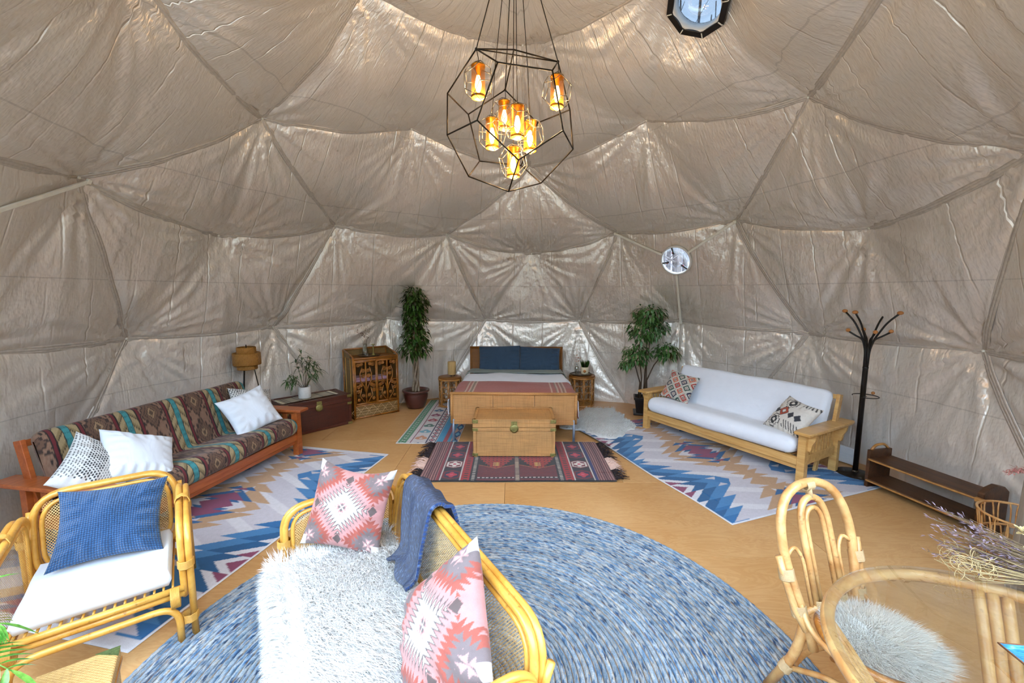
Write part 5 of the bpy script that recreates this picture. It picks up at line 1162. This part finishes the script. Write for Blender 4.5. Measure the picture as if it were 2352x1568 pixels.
tag(MB().lathe([(0, .001), (.042, .001), (.045, .006), (.02, .014), (.010, .03), (.008, .10), (.013, .115), (.008, .13), (.010, .16), (.030, .168), (.030, .178), (.012, .18), (.012, .168), (0, .166)], 20).build('candlestick', MAT['brass'], M=MC @ T(.03, .17, H_-.006)), 'brass candlestick beside the vase on the cabinet tray', 'candlestick')
# ================================================================ CHANDELIER
ch = thing('chandelier', 'black wire dodecahedron chandelier with seven amber mesh lamps', 'chandelier', T(0.0162, 0, 0))
DV = [(-.225, -.469, 3.16), (-.247, -.238, 3.757), (-.348, .115, 2.929), (-.37, .347, 3.526), (.403, -.347, 3.136), (.381, -.115, 3.732), (.28, .238, 2.905), (.258, .469, 3.501), (.072, -.368, 2.92), (-.078, -.511, 3.525), (-.485, -.171, 3.166), (.036, .007, 3.885), (-.277, .435, 3.151), (-.499, -.028, 3.535), (-.004, -.007, 2.777), (.31, -.435, 3.51), (.531, .028, 3.127), (-.04, .368, 3.742), (.111, .511, 3.136), (.517, .171, 3.495)]
DE = [(8, 0), (8, 4), (9, 0), (9, 1), (10, 0), (10, 2), (11, 1), (11, 5), (12, 2), (12, 3), (13, 1), (13, 3), (13, 10), (14, 2), (14, 6), (14, 8), (15, 4), (15, 5), (15, 9), (16, 4), (16, 6), (17, 3), (17, 7), (17, 11), (18, 6), (18, 7), (18, 12), (19, 5), (19, 7), (19, 16)]
DV = [Vector((x-.0162, y, z)) for x, y, z in DV]
for a, b in DE: MB().tube([DV[a], DV[b]], .0058, 7).build('frame_bar', MAT['dark_metal'], ch)
top = Vector((.02, 0, 4.93)); MB().lathe([(0, .08), (.07, .08), (.075, .06), (.075, .0), (0, -.005)], 24, c=tuple(top)).build('ceiling_rose', MAT['dark_metal'], ch)
for k in (1, 5, 17): MB().tube([DV[k], top], .004, 6).build('hanging_cord', MAT['dark_metal'], ch); MB().ball(tuple(DV[k]), .011).build('joint', MAT['dark_metal'], ch)
MB().tube([DV[1], DV[5]], .005, 6).build('frame_bar', MAT['dark_metal'], ch)
phi_ = (1+5**.5)/2; SD = []
for a in (-1, 1):
    for b in (-1, 1):
        for c in (-1, 1): SD.append((a, b, c))
for a in (-1, 1):
    for b in (-1, 1): SD += [(0, a/phi_, b*phi_), (a/phi_, b*phi_, 0), (a*phi_, 0, b/phi_)]
q_ = Matrix.Rotation(math.atan(1/phi_), 3, 'X'); SD = [q_ @ Vector(p)/sqrt(3) for p in SD]; SE = [(i, j) for i in range(20) for j in range(i) if abs((SD[i]-SD[j]).length-2/phi_/sqrt(3)) < 1e-3]
def m_mesh():
    t = NT('amber_perforated_brass'); uv = t.coord('UV'); sep = t.t.nodes.new('ShaderNodeSeparateXYZ'); t.put(sep.inputs[0], uv); p = .0072
    fu = t.math('ABSOLUTE', t.math('SUBTRACT', t.math('FRACT', t.math('DIVIDE', t.math('ADD', sep.outputs[0], sep.outputs[1]), p)), .5)); fv = t.math('ABSOLUTE', t.math('SUBTRACT', t.math('FRACT', t.math('DIVIDE', t.math('SUBTRACT', sep.outputs[0], sep.outputs[1]), p)), .5))
    solid = t.math('GREATER_THAN', t.math('MAXIMUM', fu, fv), .36); return t.set(base=S('#c98a24'), rough=.35, metal=.8, alpha=solid)
MAT['ambermesh'] = m_mesh(); t = NT('warm_filament_bulb'); MAT['bulb'] = t.set(base=(1, .8, .5), emit=(1, .62, .25), es=26.0, rough=.3); MAT['goldcap'] = m_plain('amber_brass_cap', S('#b8791c'), .35, .8); MAT['silverwire'] = m_plain('nickel_wire', S('#8a8378'), .35, .7)
tb = np.array([[(.052*cos(a), .052*sin(a), z) for z in (-.115, 0, .105)] for a in np.linspace(0, 2*pi, 29)]); tuv = np.array([[(a*.052, z) for z in (-.115, 0, .105)] for a in np.linspace(0, 2*pi, 29)]).reshape(-1, 2)
pend_cage = MB()
for a, b in SE: pend_cage.tube([Vector((SD[i].x*.122, SD[i].y*.122, SD[i].z*.142)) for i in (a, b)], .0030, 5)
pm = dict(cage=pend_cage.mesh('pendant', MAT['silverwire']), tube=MB().grid(tb).mesh('mesh_tube', MAT['ambermesh'], uv=tuv), bulb=MB().lathe([(0, -.085), (.012, -.075), (.023, -.045), (.025, -.02), (.018, .015), (.011, .04), (0, .042)], 14).mesh('bulb', MAT['bulb']),
          cap=MB().lathe([(0, .125), (.012, .125), (.014, .112), (.054, .112), (.054, .102), (.018, .10), (.016, .04), (0, .04)], 18).mesh('cap', MAT['goldcap']), ring=MB().lathe([(.052, -.12), (.0545, -.117), (.0545, -.105), (.052, -.102)], 24, caps=False).mesh('rim_ring', MAT['goldcap']))
def pend_at(px, py, Y):
    d = ray(px, py); return Vector(tuple(CAMP+d*((Y-CAMP[1])/d[1])))-Vector((.0162, 0, 0))
for (px, py, Y, hang) in ((1097, 187, -.24, 1), (1278, 210, -.115, 5), (1157, 264, .30, 17), (1187, 279, -.20, None), (1129, 306, .05, None), (1216, 312, .0, None), (1178, 372, .05, None)):
    c = pend_at(px, py, Y); pr = bpy.data.objects.new('pendant', pm['cage']); COL.objects.link(pr); pr.parent = ch; pr.matrix_local = Matrix.Translation(c) @ RZ(px*.01)
    for nm in ('tube', 'bulb', 'cap', 'ring'):
        o = bpy.data.objects.new({'tube': 'mesh_tube', 'ring': 'rim_ring'}.get(nm, nm), pm[nm]); COL.objects.link(o); o.parent = pr
    tp_ = c+Vector((0, 0, .10))
    if hang is not None: pts = [tp_, (tp_+DV[hang])/2+Vector((.008, 0, 0)), DV[hang]]
    else: pts = [tp_, Vector((tp_.x*.85, tp_.y*.85, 3.75)), top+Vector((tp_.x*.12, 0, 0))]
    MB().tube(pts, .0032, 5).build('lamp_cord', MAT['dark_metal'], ch)
    l = bpy.data.lights.new('pendant_light', 'POINT'); l.energy = 15.0; l.color = (1, .66, .32); l.shadow_soft_size = .02; lo = bpy.data.objects.new('pendant_light', l); COL.objects.link(lo); lo.parent = pr; lo.location = (0, 0, -.10)

# ================================================================ COAT RACK, VENT, SHELF, BASKET, PLANK
cr = thing('coat_rack', 'tall black coat rack with round beech knobs', 'coat rack', T(3.735, .715, 0)); bk = MAT['black_metal']
MB().lathe([(0, .003), (.17, .003), (.172, .010), (.165, .016), (.04, .026), (.026, .03), (0, .03)], 40).build('base', bk, cr); MB().lathe([(.027, .03), (.03, .033), (.030, .045), (.026, .05)], 20).build('collar', MAT['pewter'], cr)
MB().lathe([(.024, .03), (.024, 1.16), (.026, 1.165), (.026, 1.175), (.021, 1.18), (0, 1.18)], 20).build('pole', bk, cr)
for k in range(8):
    a = k*pi/4+.35; long_ = k % 2 == 0; R_, Z_ = (.24, 1.74) if long_ else (.17, 1.545); c, s = cos(a), sin(a)
    am = MB().tube(roundpath([(.014*c, .014*s, 1.12), (.018*c, .018*s, 1.36), (.05*c, .05*s, 1.47), (R_*.62*c, R_*.62*s, Z_-(.09 if long_ else .045)), (R_*c, R_*s, Z_)], .1, 5), .009, 8).build('arm', bk, cr)
    MB().ball((R_*1.04*c, R_*1.04*s, Z_+.012), (.026, .026, .019) if long_ else (.021, .021, .019), 14, 8).build('knob', MAT['beech'], am)
q = MB().tube([(.11*cos(a)+.03, .11*sin(a), .865) for a in np.linspace(-2.6, 2.6, 24)], .005, 6).build('umbrella_ring', bk, cr); MB().tube([(.024, -.02, .865), (-.066, -.055, .865)], .004, 5).build('ring_stay', bk, cr); MB().ball((.15, .05, .885), .017).build('hook_knob', MAT['beech'], q)
vt = thing('wall_vent', 'white plastic vent cover low on the wall behind the white futon', 'vent', T(3.87, 1.0, .005) @ RZ(math.radians(-68)))
MB().box((0, 0, .10), (.20, .05, .19)).build('housing', MAT['whiteplastic'], vt, bevel=.012); MB().box((0, -.028, .10), (.15, .008, .14)).build('cover', MAT['whiteplastic'], vt, bevel=.006)
for z in (.07, .10, .13): MB().box((0, -.034, z), (.13, .004, .010)).build('louvre', MAT['whiteplastic'], vt)
# rustic bench shelf (local x along its length, y depth to the wall)
MS = T(3.60, .405, 0) @ RZ(atan2(-.975, .215)); sh = thing('bench_shelf', 'dark rustic two-tier bench shelf with live edges against the dome wall', 'shelf', MS); LS = .83; DS = .28
def slab(x0, x1, z, th, mat, nm, seed):
    n = 34; xs = np.linspace(x0, x1, n); P = np.stack([xs*5, 0*xs, 0*xs], 1); fr_e = -.012+.014*vnoise(P, 1.3, seed); m = MB(); v = []
    for x, e in zip(xs, fr_e): v += [(x, e, z-th*.3), (x, e-.006, z), (x, e+.004, z+th*.5), (x, DS, z+th*.5), (x, DS, z-th*.5), (x, e+.01, z-th*.5)]
    f = []
    for i in range(n-1): f += [(i*6+k, i*6+(k+1) % 6, i*6+6+(k+1) % 6, i*6+6+k) for k in range(6)]
    m.add(v, f+[tuple(range(6))[::-1], tuple((n-1)*6+k for k in range(6))]); b = m.build(nm, mat, sh)
    e = MB().tube([(x, q-.003, z-.002) for x, q in zip(xs, fr_e)], .0085, 5, flat=1.1).build('live_edge', MAT['rustic_edge'], b)
slab(.0, LS, .085, .03, MAT['rustic'], 'shelf_board', 3); slab(.0, LS, .300, .03, MAT['rustic'], 'shelf_board', 4)
MB().box((-.012, DS/2, .195), (.03, DS, .39)).build('end_panel', MAT['rustic'], sh, bevel=.004)
MB().tube(roundpath([(-.012, .03, .385), (-.012, .08, .435), (-.012, .19, .44), (-.012, .25, .385)], .06, 5), .013, 8).build('handle', MAT['tan_rattan'], sh)
pe = [(0, 0), (DS, 0), (DS, .35), (DS*.8, .395), (DS*.5, .415), (DS*.2, .395), (0, .355)]; m = MB(); n = len(pe); v = [(x, y, z) for x in (LS, LS+.045) for y, z in pe]; m.add(v, [tuple(range(n)), tuple(range(2*n-1, n-1, -1))]+[(i, n+i, n+(i+1) % n, (i+1) % n) for i in range(n)]); m.build('end_panel', MAT['rustic'], sh, bevel=.006)
for z in (.085, .30): MB().box((LS+.03, -.012, z), (.06, .03, .035)).build('tenon', MAT['rustic_edge'], sh, bevel=.004)
# wicker basket
bs = thing('wicker_basket', 'open looped wicker basket beside the rustic shelf', 'basket', T(3.60, -.86, 0)); pr_ = MAT['pale_rattan']
for r_, z in ((.155, .012), (.165, .06), (.20, .24), (.225, .40)): MB().tube([(r_*cos(a), r_*sin(a), z) for a in np.linspace(0, 2*pi, 41)[:-1]], .008 if z in (.24, .40) else .006, 6, True).build('hoop', pr_, bs)
for k in range(14):
    for (z0, z1, r0, r1, sh_) in ((.012, .23, .157, .197, 0), (.24, .395, .202, .222, .5)):
        a = 2*pi*(k+sh_)/14; w = pi/14*.92; pts = []
        for b in np.linspace(0, pi, 13):
            t = min(1, sin(b)*1.4)**.8; q = a-w*cos(b)*(.75+.25*sin(b)); r_ = r0+(r1-r0)*t; pts.append((r_*cos(q), r_*sin(q), z0+(z1-z0)*t))
        MB().tube(pts, .005, 5).build('loop', pr_, bs)
MB().lathe([(0, .008), (.155, .008), (.155, .014), (0, .014)], 28).build('bottom', MAT['weave_box'], bs)
MB().tube([(-.15, -.17, .40), (-.19, -.21, .46), (-.20, -.16, .50), (-.16, -.12, .42)], .009, 6).build('handle_knot', pr_, bs)
tag(MB().beam((3.345, -1.06, 0), (3.375, -1.06, .86), .10, .035, (0, 1, 0)).build('timber_post', MAT['greyplank'], bevel=.004), 'weathered grey timber post standing in front of the wicker basket', 'post')
sp = thing('dried_sprig', 'pink dried flower sprig tied to the weathered timber post', 'flowers', T(3.385, -1.035, .80)); MAT['pinkdry'] = m_plain('pink_dried_grass', S('#c98378'), .9, vary=.3, nscale=60)
rg = np.random.default_rng(17); mb = MB()
for _ in range(160):
    t = rg.random(); p = (-.16*t+rg.normal(0, .008), rg.normal(0, .012), .02-.02*t*t+rg.normal(0, .008)); leafmesh(mb, p, (-1, rg.normal(0, .5), rg.normal(0, .4)), .03, .006, droop=.1, seg=2)
mb.build('plume', MAT['pinkdry'], sp); MB().tube([(.0, .0, .0), (-.17, 0, .0)], .002, 4).build('stem', MAT['drystem'], sp)

# ================================================================ GLASS TABLE, PLATE, BOUQUET
TC = (1.715, -2.51); gt = thing('glass_table', 'round glass-topped dining table with bent rattan rim and legs', 'table', T(TC[0], TC[1], 0)); RT = .60
ring_ = lambda r, z, n=72: [(r*cos(a), r*sin(a), z) for a in np.linspace(0, 2*pi, n+1)[:-1]]
MB().tube(ring_(RT, .717), .023, 12, True).build('rim', pr_, gt); MB().tube(ring_(.30, .30, 48), .016, 10, True).build('lower_ring', pr_, gt)
MAT['tglass'] = m_glass('green_tinted_table_glass', (.97, .985, .97), .012, .01)
MB().lathe([(0, .742), (RT+.010, .742), (RT+.014, .746), (RT+.010, .7515), (0, .7515)], 80).build('glass_top', MAT['tglass'], gt)
for ad in (58, 148, 238, 328):
    a = math.radians(ad); c, s = cos(a), sin(a)
    for k in (-1, 0, 1):
        off = k*.040; pts = [(r_*c-off*s*w_, r_*s+off*c*w_, z) for r_, z, w_ in ((.59, .70, 1.05), (.53, .62, 1), (.44, .49, .95), (.335, .33, .9), (.31, .2, .9), (.34, .09, 1), (.42, .0, 1.1))]; MB().tube(roundpath(pts, .08, 4), .0195, 10).build('leg_pole', pr_, gt)
    bind((.32*c, .32*s, .27), (0, 0, 1), .064, .05).build('lashing', MAT['binding'], gt)
def m_glaze():
    t = NT('blue_reactive_glaze'); nz = t.noise(t.coord('Object', (3, 20, 1)), 4, 5, .6, 1.5); return t.set(base=t.ramp(nz, [(.3, S('#14507c')), (.6, S('#3f8fbf')), (.8, S('#a9cbdc'))]), rough=.12, coat=.5)
pt = thing('square_plate', 'blue glazed square plate with brown rim on the glass table', 'plate', T(1.775, -2.485, .7525) @ RZ(-.12)); MAT['glaze'] = m_glaze(); MAT['rimbrown'] = m_plain('brown_glaze_rim', S('#7a5238'), .25)
g = np.linspace(-1, 1, 24); X, Y = np.meshgrid(g, g, indexing='ij'); E = np.maximum(np.abs(X), np.abs(Y)); Z = .006+.020*np.clip((E-.55)/.45, 0, 1)**1.6
mb = MB(); mb.grid(np.stack([X*.13, Y*.13, Z], -1)); mb.grid(np.stack([X*.13, Y*.13, np.maximum(Z-.006, .0006)], -1), flip=True); mb.build('dish', MAT['glaze'], pt); MB().tube([(-.13, -.13, .0245), (.13, -.13, .0245), (.13, .13, .0245), (-.13, .13, .0245)], .0035, 6, True).build('rim', MAT['rimbrown'], pt)
bq = thing('dried_bouquet', 'dried bouquet of mauve spikes and curly straw grass on the glass table', 'flowers', T(2.14, -2.02, .755)); rg = np.random.default_rng(19)
MAT['mauve'] = m_plain('mauve_dried_heads', S('#8d7880'), .95, vary=.35, nscale=30); MAT['straw'] = m_plain('straw_curl', S('#c2a878'), .9, vary=.25, nscale=30); MAT['creamfl'] = m_plain('cream_dried_flower', S('#d9c792'), .9, vary=.2, nscale=50)
ms, mm_, mc = MB(), MB(), MB()
for _ in range(60):
    a = math.radians(rg.uniform(105, 165)); l = rg.uniform(.12, .30); e = np.array((cos(a)*l, sin(a)*l, rg.uniform(.02, .20))); b = np.array((.20, -.16, .02))+rg.normal(0, .02, 3)*np.array((1, 1, .3)); ms.tube([b, (b+e)/2+np.array((0, 0, .02)), e], .0013, 4)
    for q in range(16):
        t = rg.uniform(.55, 1.05); p = b+(e-b)*t; leafmesh(mm_, p, (e-b)/np.linalg.norm(e-b)+rg.normal(0, .45, 3), .022, .008, droop=.0, seg=2)
for _ in range(46):
    a = math.radians(rg.uniform(130, 185)); l = rg.uniform(.10, .27); c0 = np.array((cos(a)*l, sin(a)*l*.8, rg.uniform(.015, .10))); r0 = rg.uniform(.012, .03); th0 = rg.uniform(0, 6); n3 = rg.normal(size=3); n3 /= np.linalg.norm(n3); u = np.cross(n3, (0, 0, 1.)); u /= np.linalg.norm(u)+1e-6; w = np.cross(n3, u)
    mc.tube([c0+(u*cos(th0+t*5)+w*sin(th0+t*5))*r0*(1+.6*t) for t in np.linspace(0, 1, 10)]+[c0*.3+np.array((.1, -.06, .02))], [.0013]*11, 4)
ms.build('stems', MAT['drystem'], bq); mm_.build('mauve_spikes', MAT['mauve'], bq); mc.build('curly_grass', MAT['straw'], bq)
for p in ((.10, .10, .16), (.05, .06, .09), (.16, .05, .12), (.02, -.06, .04), (.20, .10, .20)):
    mb = MB()
    for q in range(40):
        d = rg.normal(size=3); d[2] = abs(d[2])*.7; d /= np.linalg.norm(d); leafmesh(mb, np.array(p)+d*.012, d, .030, .018, droop=.0, seg=2)
    mb.build('flower_head', MAT['creamfl'], bq)

# ================================================================ DINING CHAIR
MD = T(1.62, -1.955, .002) @ RZ(math.radians(18.1)); dc = thing('rattan_chair', 'bent rattan dining chair with oval hoop back and white fur pad', 'chair', MD); P_ = pr_; bd = MAT['binding']; yb_ = .19
def bt(x, z): return (x, yb_+(z-.43)*.30, z)
def halfhoop(pts): return [bt(x, z) for x, z in pts]+[bt(-x, z) for x, z in reversed(pts[:-1])]
ho = [(.155, .30), (.17, .42), (.20, .55), (.225, .68), (.228, .78), (.21, .87), (.165, .945), (.09, .988), (0, 1.0)]
MB().tube(roundpath(halfhoop(ho), .06, 4), .0215, 12).build('back_hoop', P_, dc)
MB().tube(roundpath(halfhoop([(.088, .47), (.088, .80), (.082, .86), (.055, .915), (0, .935)]), .05, 4), .0165, 10).build('inner_hoop', P_, dc)
MB().tube(roundpath(halfhoop([(.056, .47), (.056, .80), (.050, .845), (.03, .875), (0, .885)]), .04, 4), .0115, 10).build('inner_hoop', P_, dc)
for s in (-1, 1):
    MB().tube([bt(s*.262, .71), bt(s*.247, .60), bt(s*.222, .48), (s*.212, .15, .41)], .016, 10).build('side_splint', P_, dc)
    MB().tube(roundpath([bt(s*.212, .70), bt(s*.16, .74), bt(s*.118, .68), bt(s*.118, .46)], .07, 5), .009, 8).build('side_arc', P_, dc)
    for z, x in ((.63, .234), (.47, .200)): 
        p = bt(s*x, z); bind(p, (0, .3, 1), .032, .05).build('lashing', bd, dc)
    bind(bt(s*.072, .475), (0, .3, 1), .03, .035).build('lashing', bd, dc)
    # legs
    MB().tube(roundpath([bt(s*.165, .44), (s*.19, .20, .26), (s*.235, .30, .0)], .1, 4), .0215, 12).build('leg', P_, dc); MB().tube(roundpath([(s*.165, -.16, .425), (s*.185, -.20, .22), (s*.215, -.245, .0)], .1, 4), .0205, 12).build('leg', P_, dc)
    bind((s*.205, .235, .16), (s*.2, .4, -1), .028, .05).build('lashing', bd, dc); bind((s*.195, -.215, .16), (s*.15, -.2, -1), .027, .05).build('lashing', bd, dc)
    # seat side rail sweeping from the back to the front
    MB().tube(roundpath([bt(s*.185, .52), (s*.215, .14, .425), (s*.225, -.02, .40), (s*.20, -.17, .405), (s*.08, -.235, .405)], .08, 5), .0125, 8).build('seat_rail', P_, dc)
    MB().tube(roundpath([(s*.20, .22, .16), (s*.13, .02, .25), (s*.19, -.20, .16)], .15, 6), .0135, 8).build('side_brace', P_, dc)
MB().tube(roundpath([bt(.16, .455), bt(0, .47), bt(-.16, .455)], .1, 4), .0145, 10).build('back_rail', P_, dc); bind(bt(0, .985), (1, 0, 0), .0255, .05).build('lashing', bd, dc); m = MB(); m.tube([bt(0, .998), bt(0, .93)], .02, 8, flat=.5); m.build('crown_wrap', bd, dc)
MB().tube(roundpath([(.20, .22, .15), (.0, .27, .17), (-.20, .22, .15)], .15, 5), .0135, 8).build('rear_stretcher', P_, dc); MB().tube(roundpath([(.19, -.21, .15), (.0, -.25, .18), (-.19, -.21, .15)], .15, 5), .0135, 8).build('front_stretcher', P_, dc)
MAT['seatwood'] = m_wood('lacquered_seat_wood', S('#a05a1e'), S('#cf8a3c'), 0, 6, .28, coat=.4)
ov = [(.205*cos(a), .225*sin(a)-.015) for a in np.linspace(0, 2*pi, 41)[:-1]]; MB().prism(ov, .405, .43).build('seat', MAT['seatwood'], dc, bevel=.008)
MB().tube([(x, y, .425) for x, y in ov], .018, 8, True).build('seat_rim', MAT['seatwood'], dc)
fm = MB(); fq = np.random.default_rng(23); n = 15000; r_ = fq.random(n)**.5; a = fq.uniform(0, 2*pi, n); PP = np.stack([.185*r_*np.cos(a), .185*r_*np.sin(a)*1.08-.01, np.full(n, .437)+.022*(1-r_**2)], 1)
g1 = np.linspace(0, 1, 10); g2 = np.linspace(0, 2*pi, 40, endpoint=False); fm.grid(np.array([[(.185*u*cos(q), .2*u*sin(q)-.01, .437+.022*(1-u*u)) for q in g2] for u in g1]), wrapv=True); fm.grid(np.array([[(.185*u*cos(q), .2*u*sin(q)-.01, .4325) for q in g2] for u in g1]), wrapv=True, flip=True)
cmb = np.stack([np.cos(a)*r_+.3, np.sin(a)*r_-.3, 0*a], 1); furblades(fm, PP, np.tile((0, 0, 1.), (n, 1)), .045, .0028, fq, .9, cmb); tag(fm.build('fur_pad', MAT['fur'], M=MD), 'shaggy white fur pad on the bent rattan dining chair', 'cushion')

# ================================================================ WICKER BOX AND PALM IN THE NEAR CORNER
MX = T(-1.705, -1.94, 0) @ RZ(atan2(.59, .81)); wbx = thing('wicker_box', 'woven straw box with green brass corner in the near corner', 'chest', MX)   # local x back along the long side
MB().box((-.30, -.23, .165), (.595, .455, .33)).build('body', MAT['weave_box'], wbx, bevel=.004); ld = MB().box((-.30, -.23, .358), (.61, .47, .048)).build('lid', MAT['weave_box'], wbx, bevel=.006)
MAT['verdigris'] = m_plain('verdigris_corner', S('#5c6a3a'), .5, .5, vary=.4, nscale=70, bump=.4)
for x, y in ((0, 0), (-.6, 0), (0, -.46), (-.6, -.46)):
    sx, sy = (1 if x == 0 else -1), (1 if y == 0 else -1); m = MB(); v = [(x+.006*sx, y+.007*sy, .384), (x-.075*sx, y+.007*sy, .384), (x+.006*sx, y-.055*sy, .384)]; v2 = [(p[0], p[1], .381) for p in v]; m.add(v+v2, [(0, 1, 2), (5, 4, 3), (0, 3, 4, 1), (1, 4, 5, 2), (2, 5, 3, 0)]); m.build('corner_plate', MAT['verdigris'], ld)
MB().box((-.30, .004, .33), (.6, .01, .014)).build('edge_trim', MAT['tan_rattan'], wbx); MB().box((.004, -.23, .33), (.01, .46, .014)).build('edge_trim', MAT['tan_rattan'], wbx)
pp = thing('potted_palm', 'glossy green split-leaf palm in the near left corner', 'plant', T(-2.13, -2.36, .385)); MAT['bluepot'] = m_plain('stoneware_pot', S('#b0a595'), .5)
MB().lathe([(0, .001), (.07, .001), (.09, .02), (.10, .14), (.094, .14), (.09, .12), (0, .12)], 28).build('pot', MAT['bluepot'], pp); MB().lathe([(0, .125), (.09, .122)], 20, caps=False).build('soil', MAT['soil'], pp)
def frond(tip, mid, n, L, W):
    b = np.array((0, 0, .12)); m_, e = np.array(mid), np.array(tip); C = lambda t: b*(1-t)**2+m_*2*t*(1-t)+e*t*t; st = MB().tube([C(t) for t in np.linspace(0, 1, 12)], [.005-.0003*i for i in range(12)], 6).build('stalk', MAT['leaf_palm'], pp); ax = None
    mb = MB()
    for i in range(n):
        t = .45+.55*(i+.5)/n; p = C(t); d = C(min(1, t+.03))-C(t-.03); d /= np.linalg.norm(d); sd = np.cross(d, (0, 0, 1.)); sd /= np.linalg.norm(sd)
        for s in (-1, 1): k = sin(pi*(.15+.85*(i+.5)/n)); leafmesh(mb, p, d*.75+sd*s+np.array((0, 0, .05)), L*(.55+.6*k), W, droop=.35, seg=4)
    leafmesh(mb, C(.98), C(1)-C(.9), L, W, droop=.3, seg=4); mb.build('leaf', MAT['leaf_palm'], st)
for tip, mid in (((.36, .10, .20), (.16, .06, .40)), ((.22, -.06, .26), (.1, -.05, .40)), ((.08, .24, .42), (.03, .1, .42)), ((.20, .20, .30), (.1, .1, .42)), ((-.18, .1, .40), (-.1, .05, .4)), ((-.05, -.22, .36), (0, -.1, .42)), ((.30, -.18, .12), (.16, -.1, .36))): frond(tip, mid, 9, .13, .022)

# bundles whose strands cannot be told apart one by one
for o in bpy.data.objects:
    if o.parent is not None and o.name.split('.')[0] in ('fringe', 'foliage', 'twigs', 'stems', 'grass_blades', 'flower_heads', 'mauve_spikes', 'curly_grass', 'plume', 'plinth_lattice', 'scrollwork', 'leaf'): o['kind'] = 'stuff'
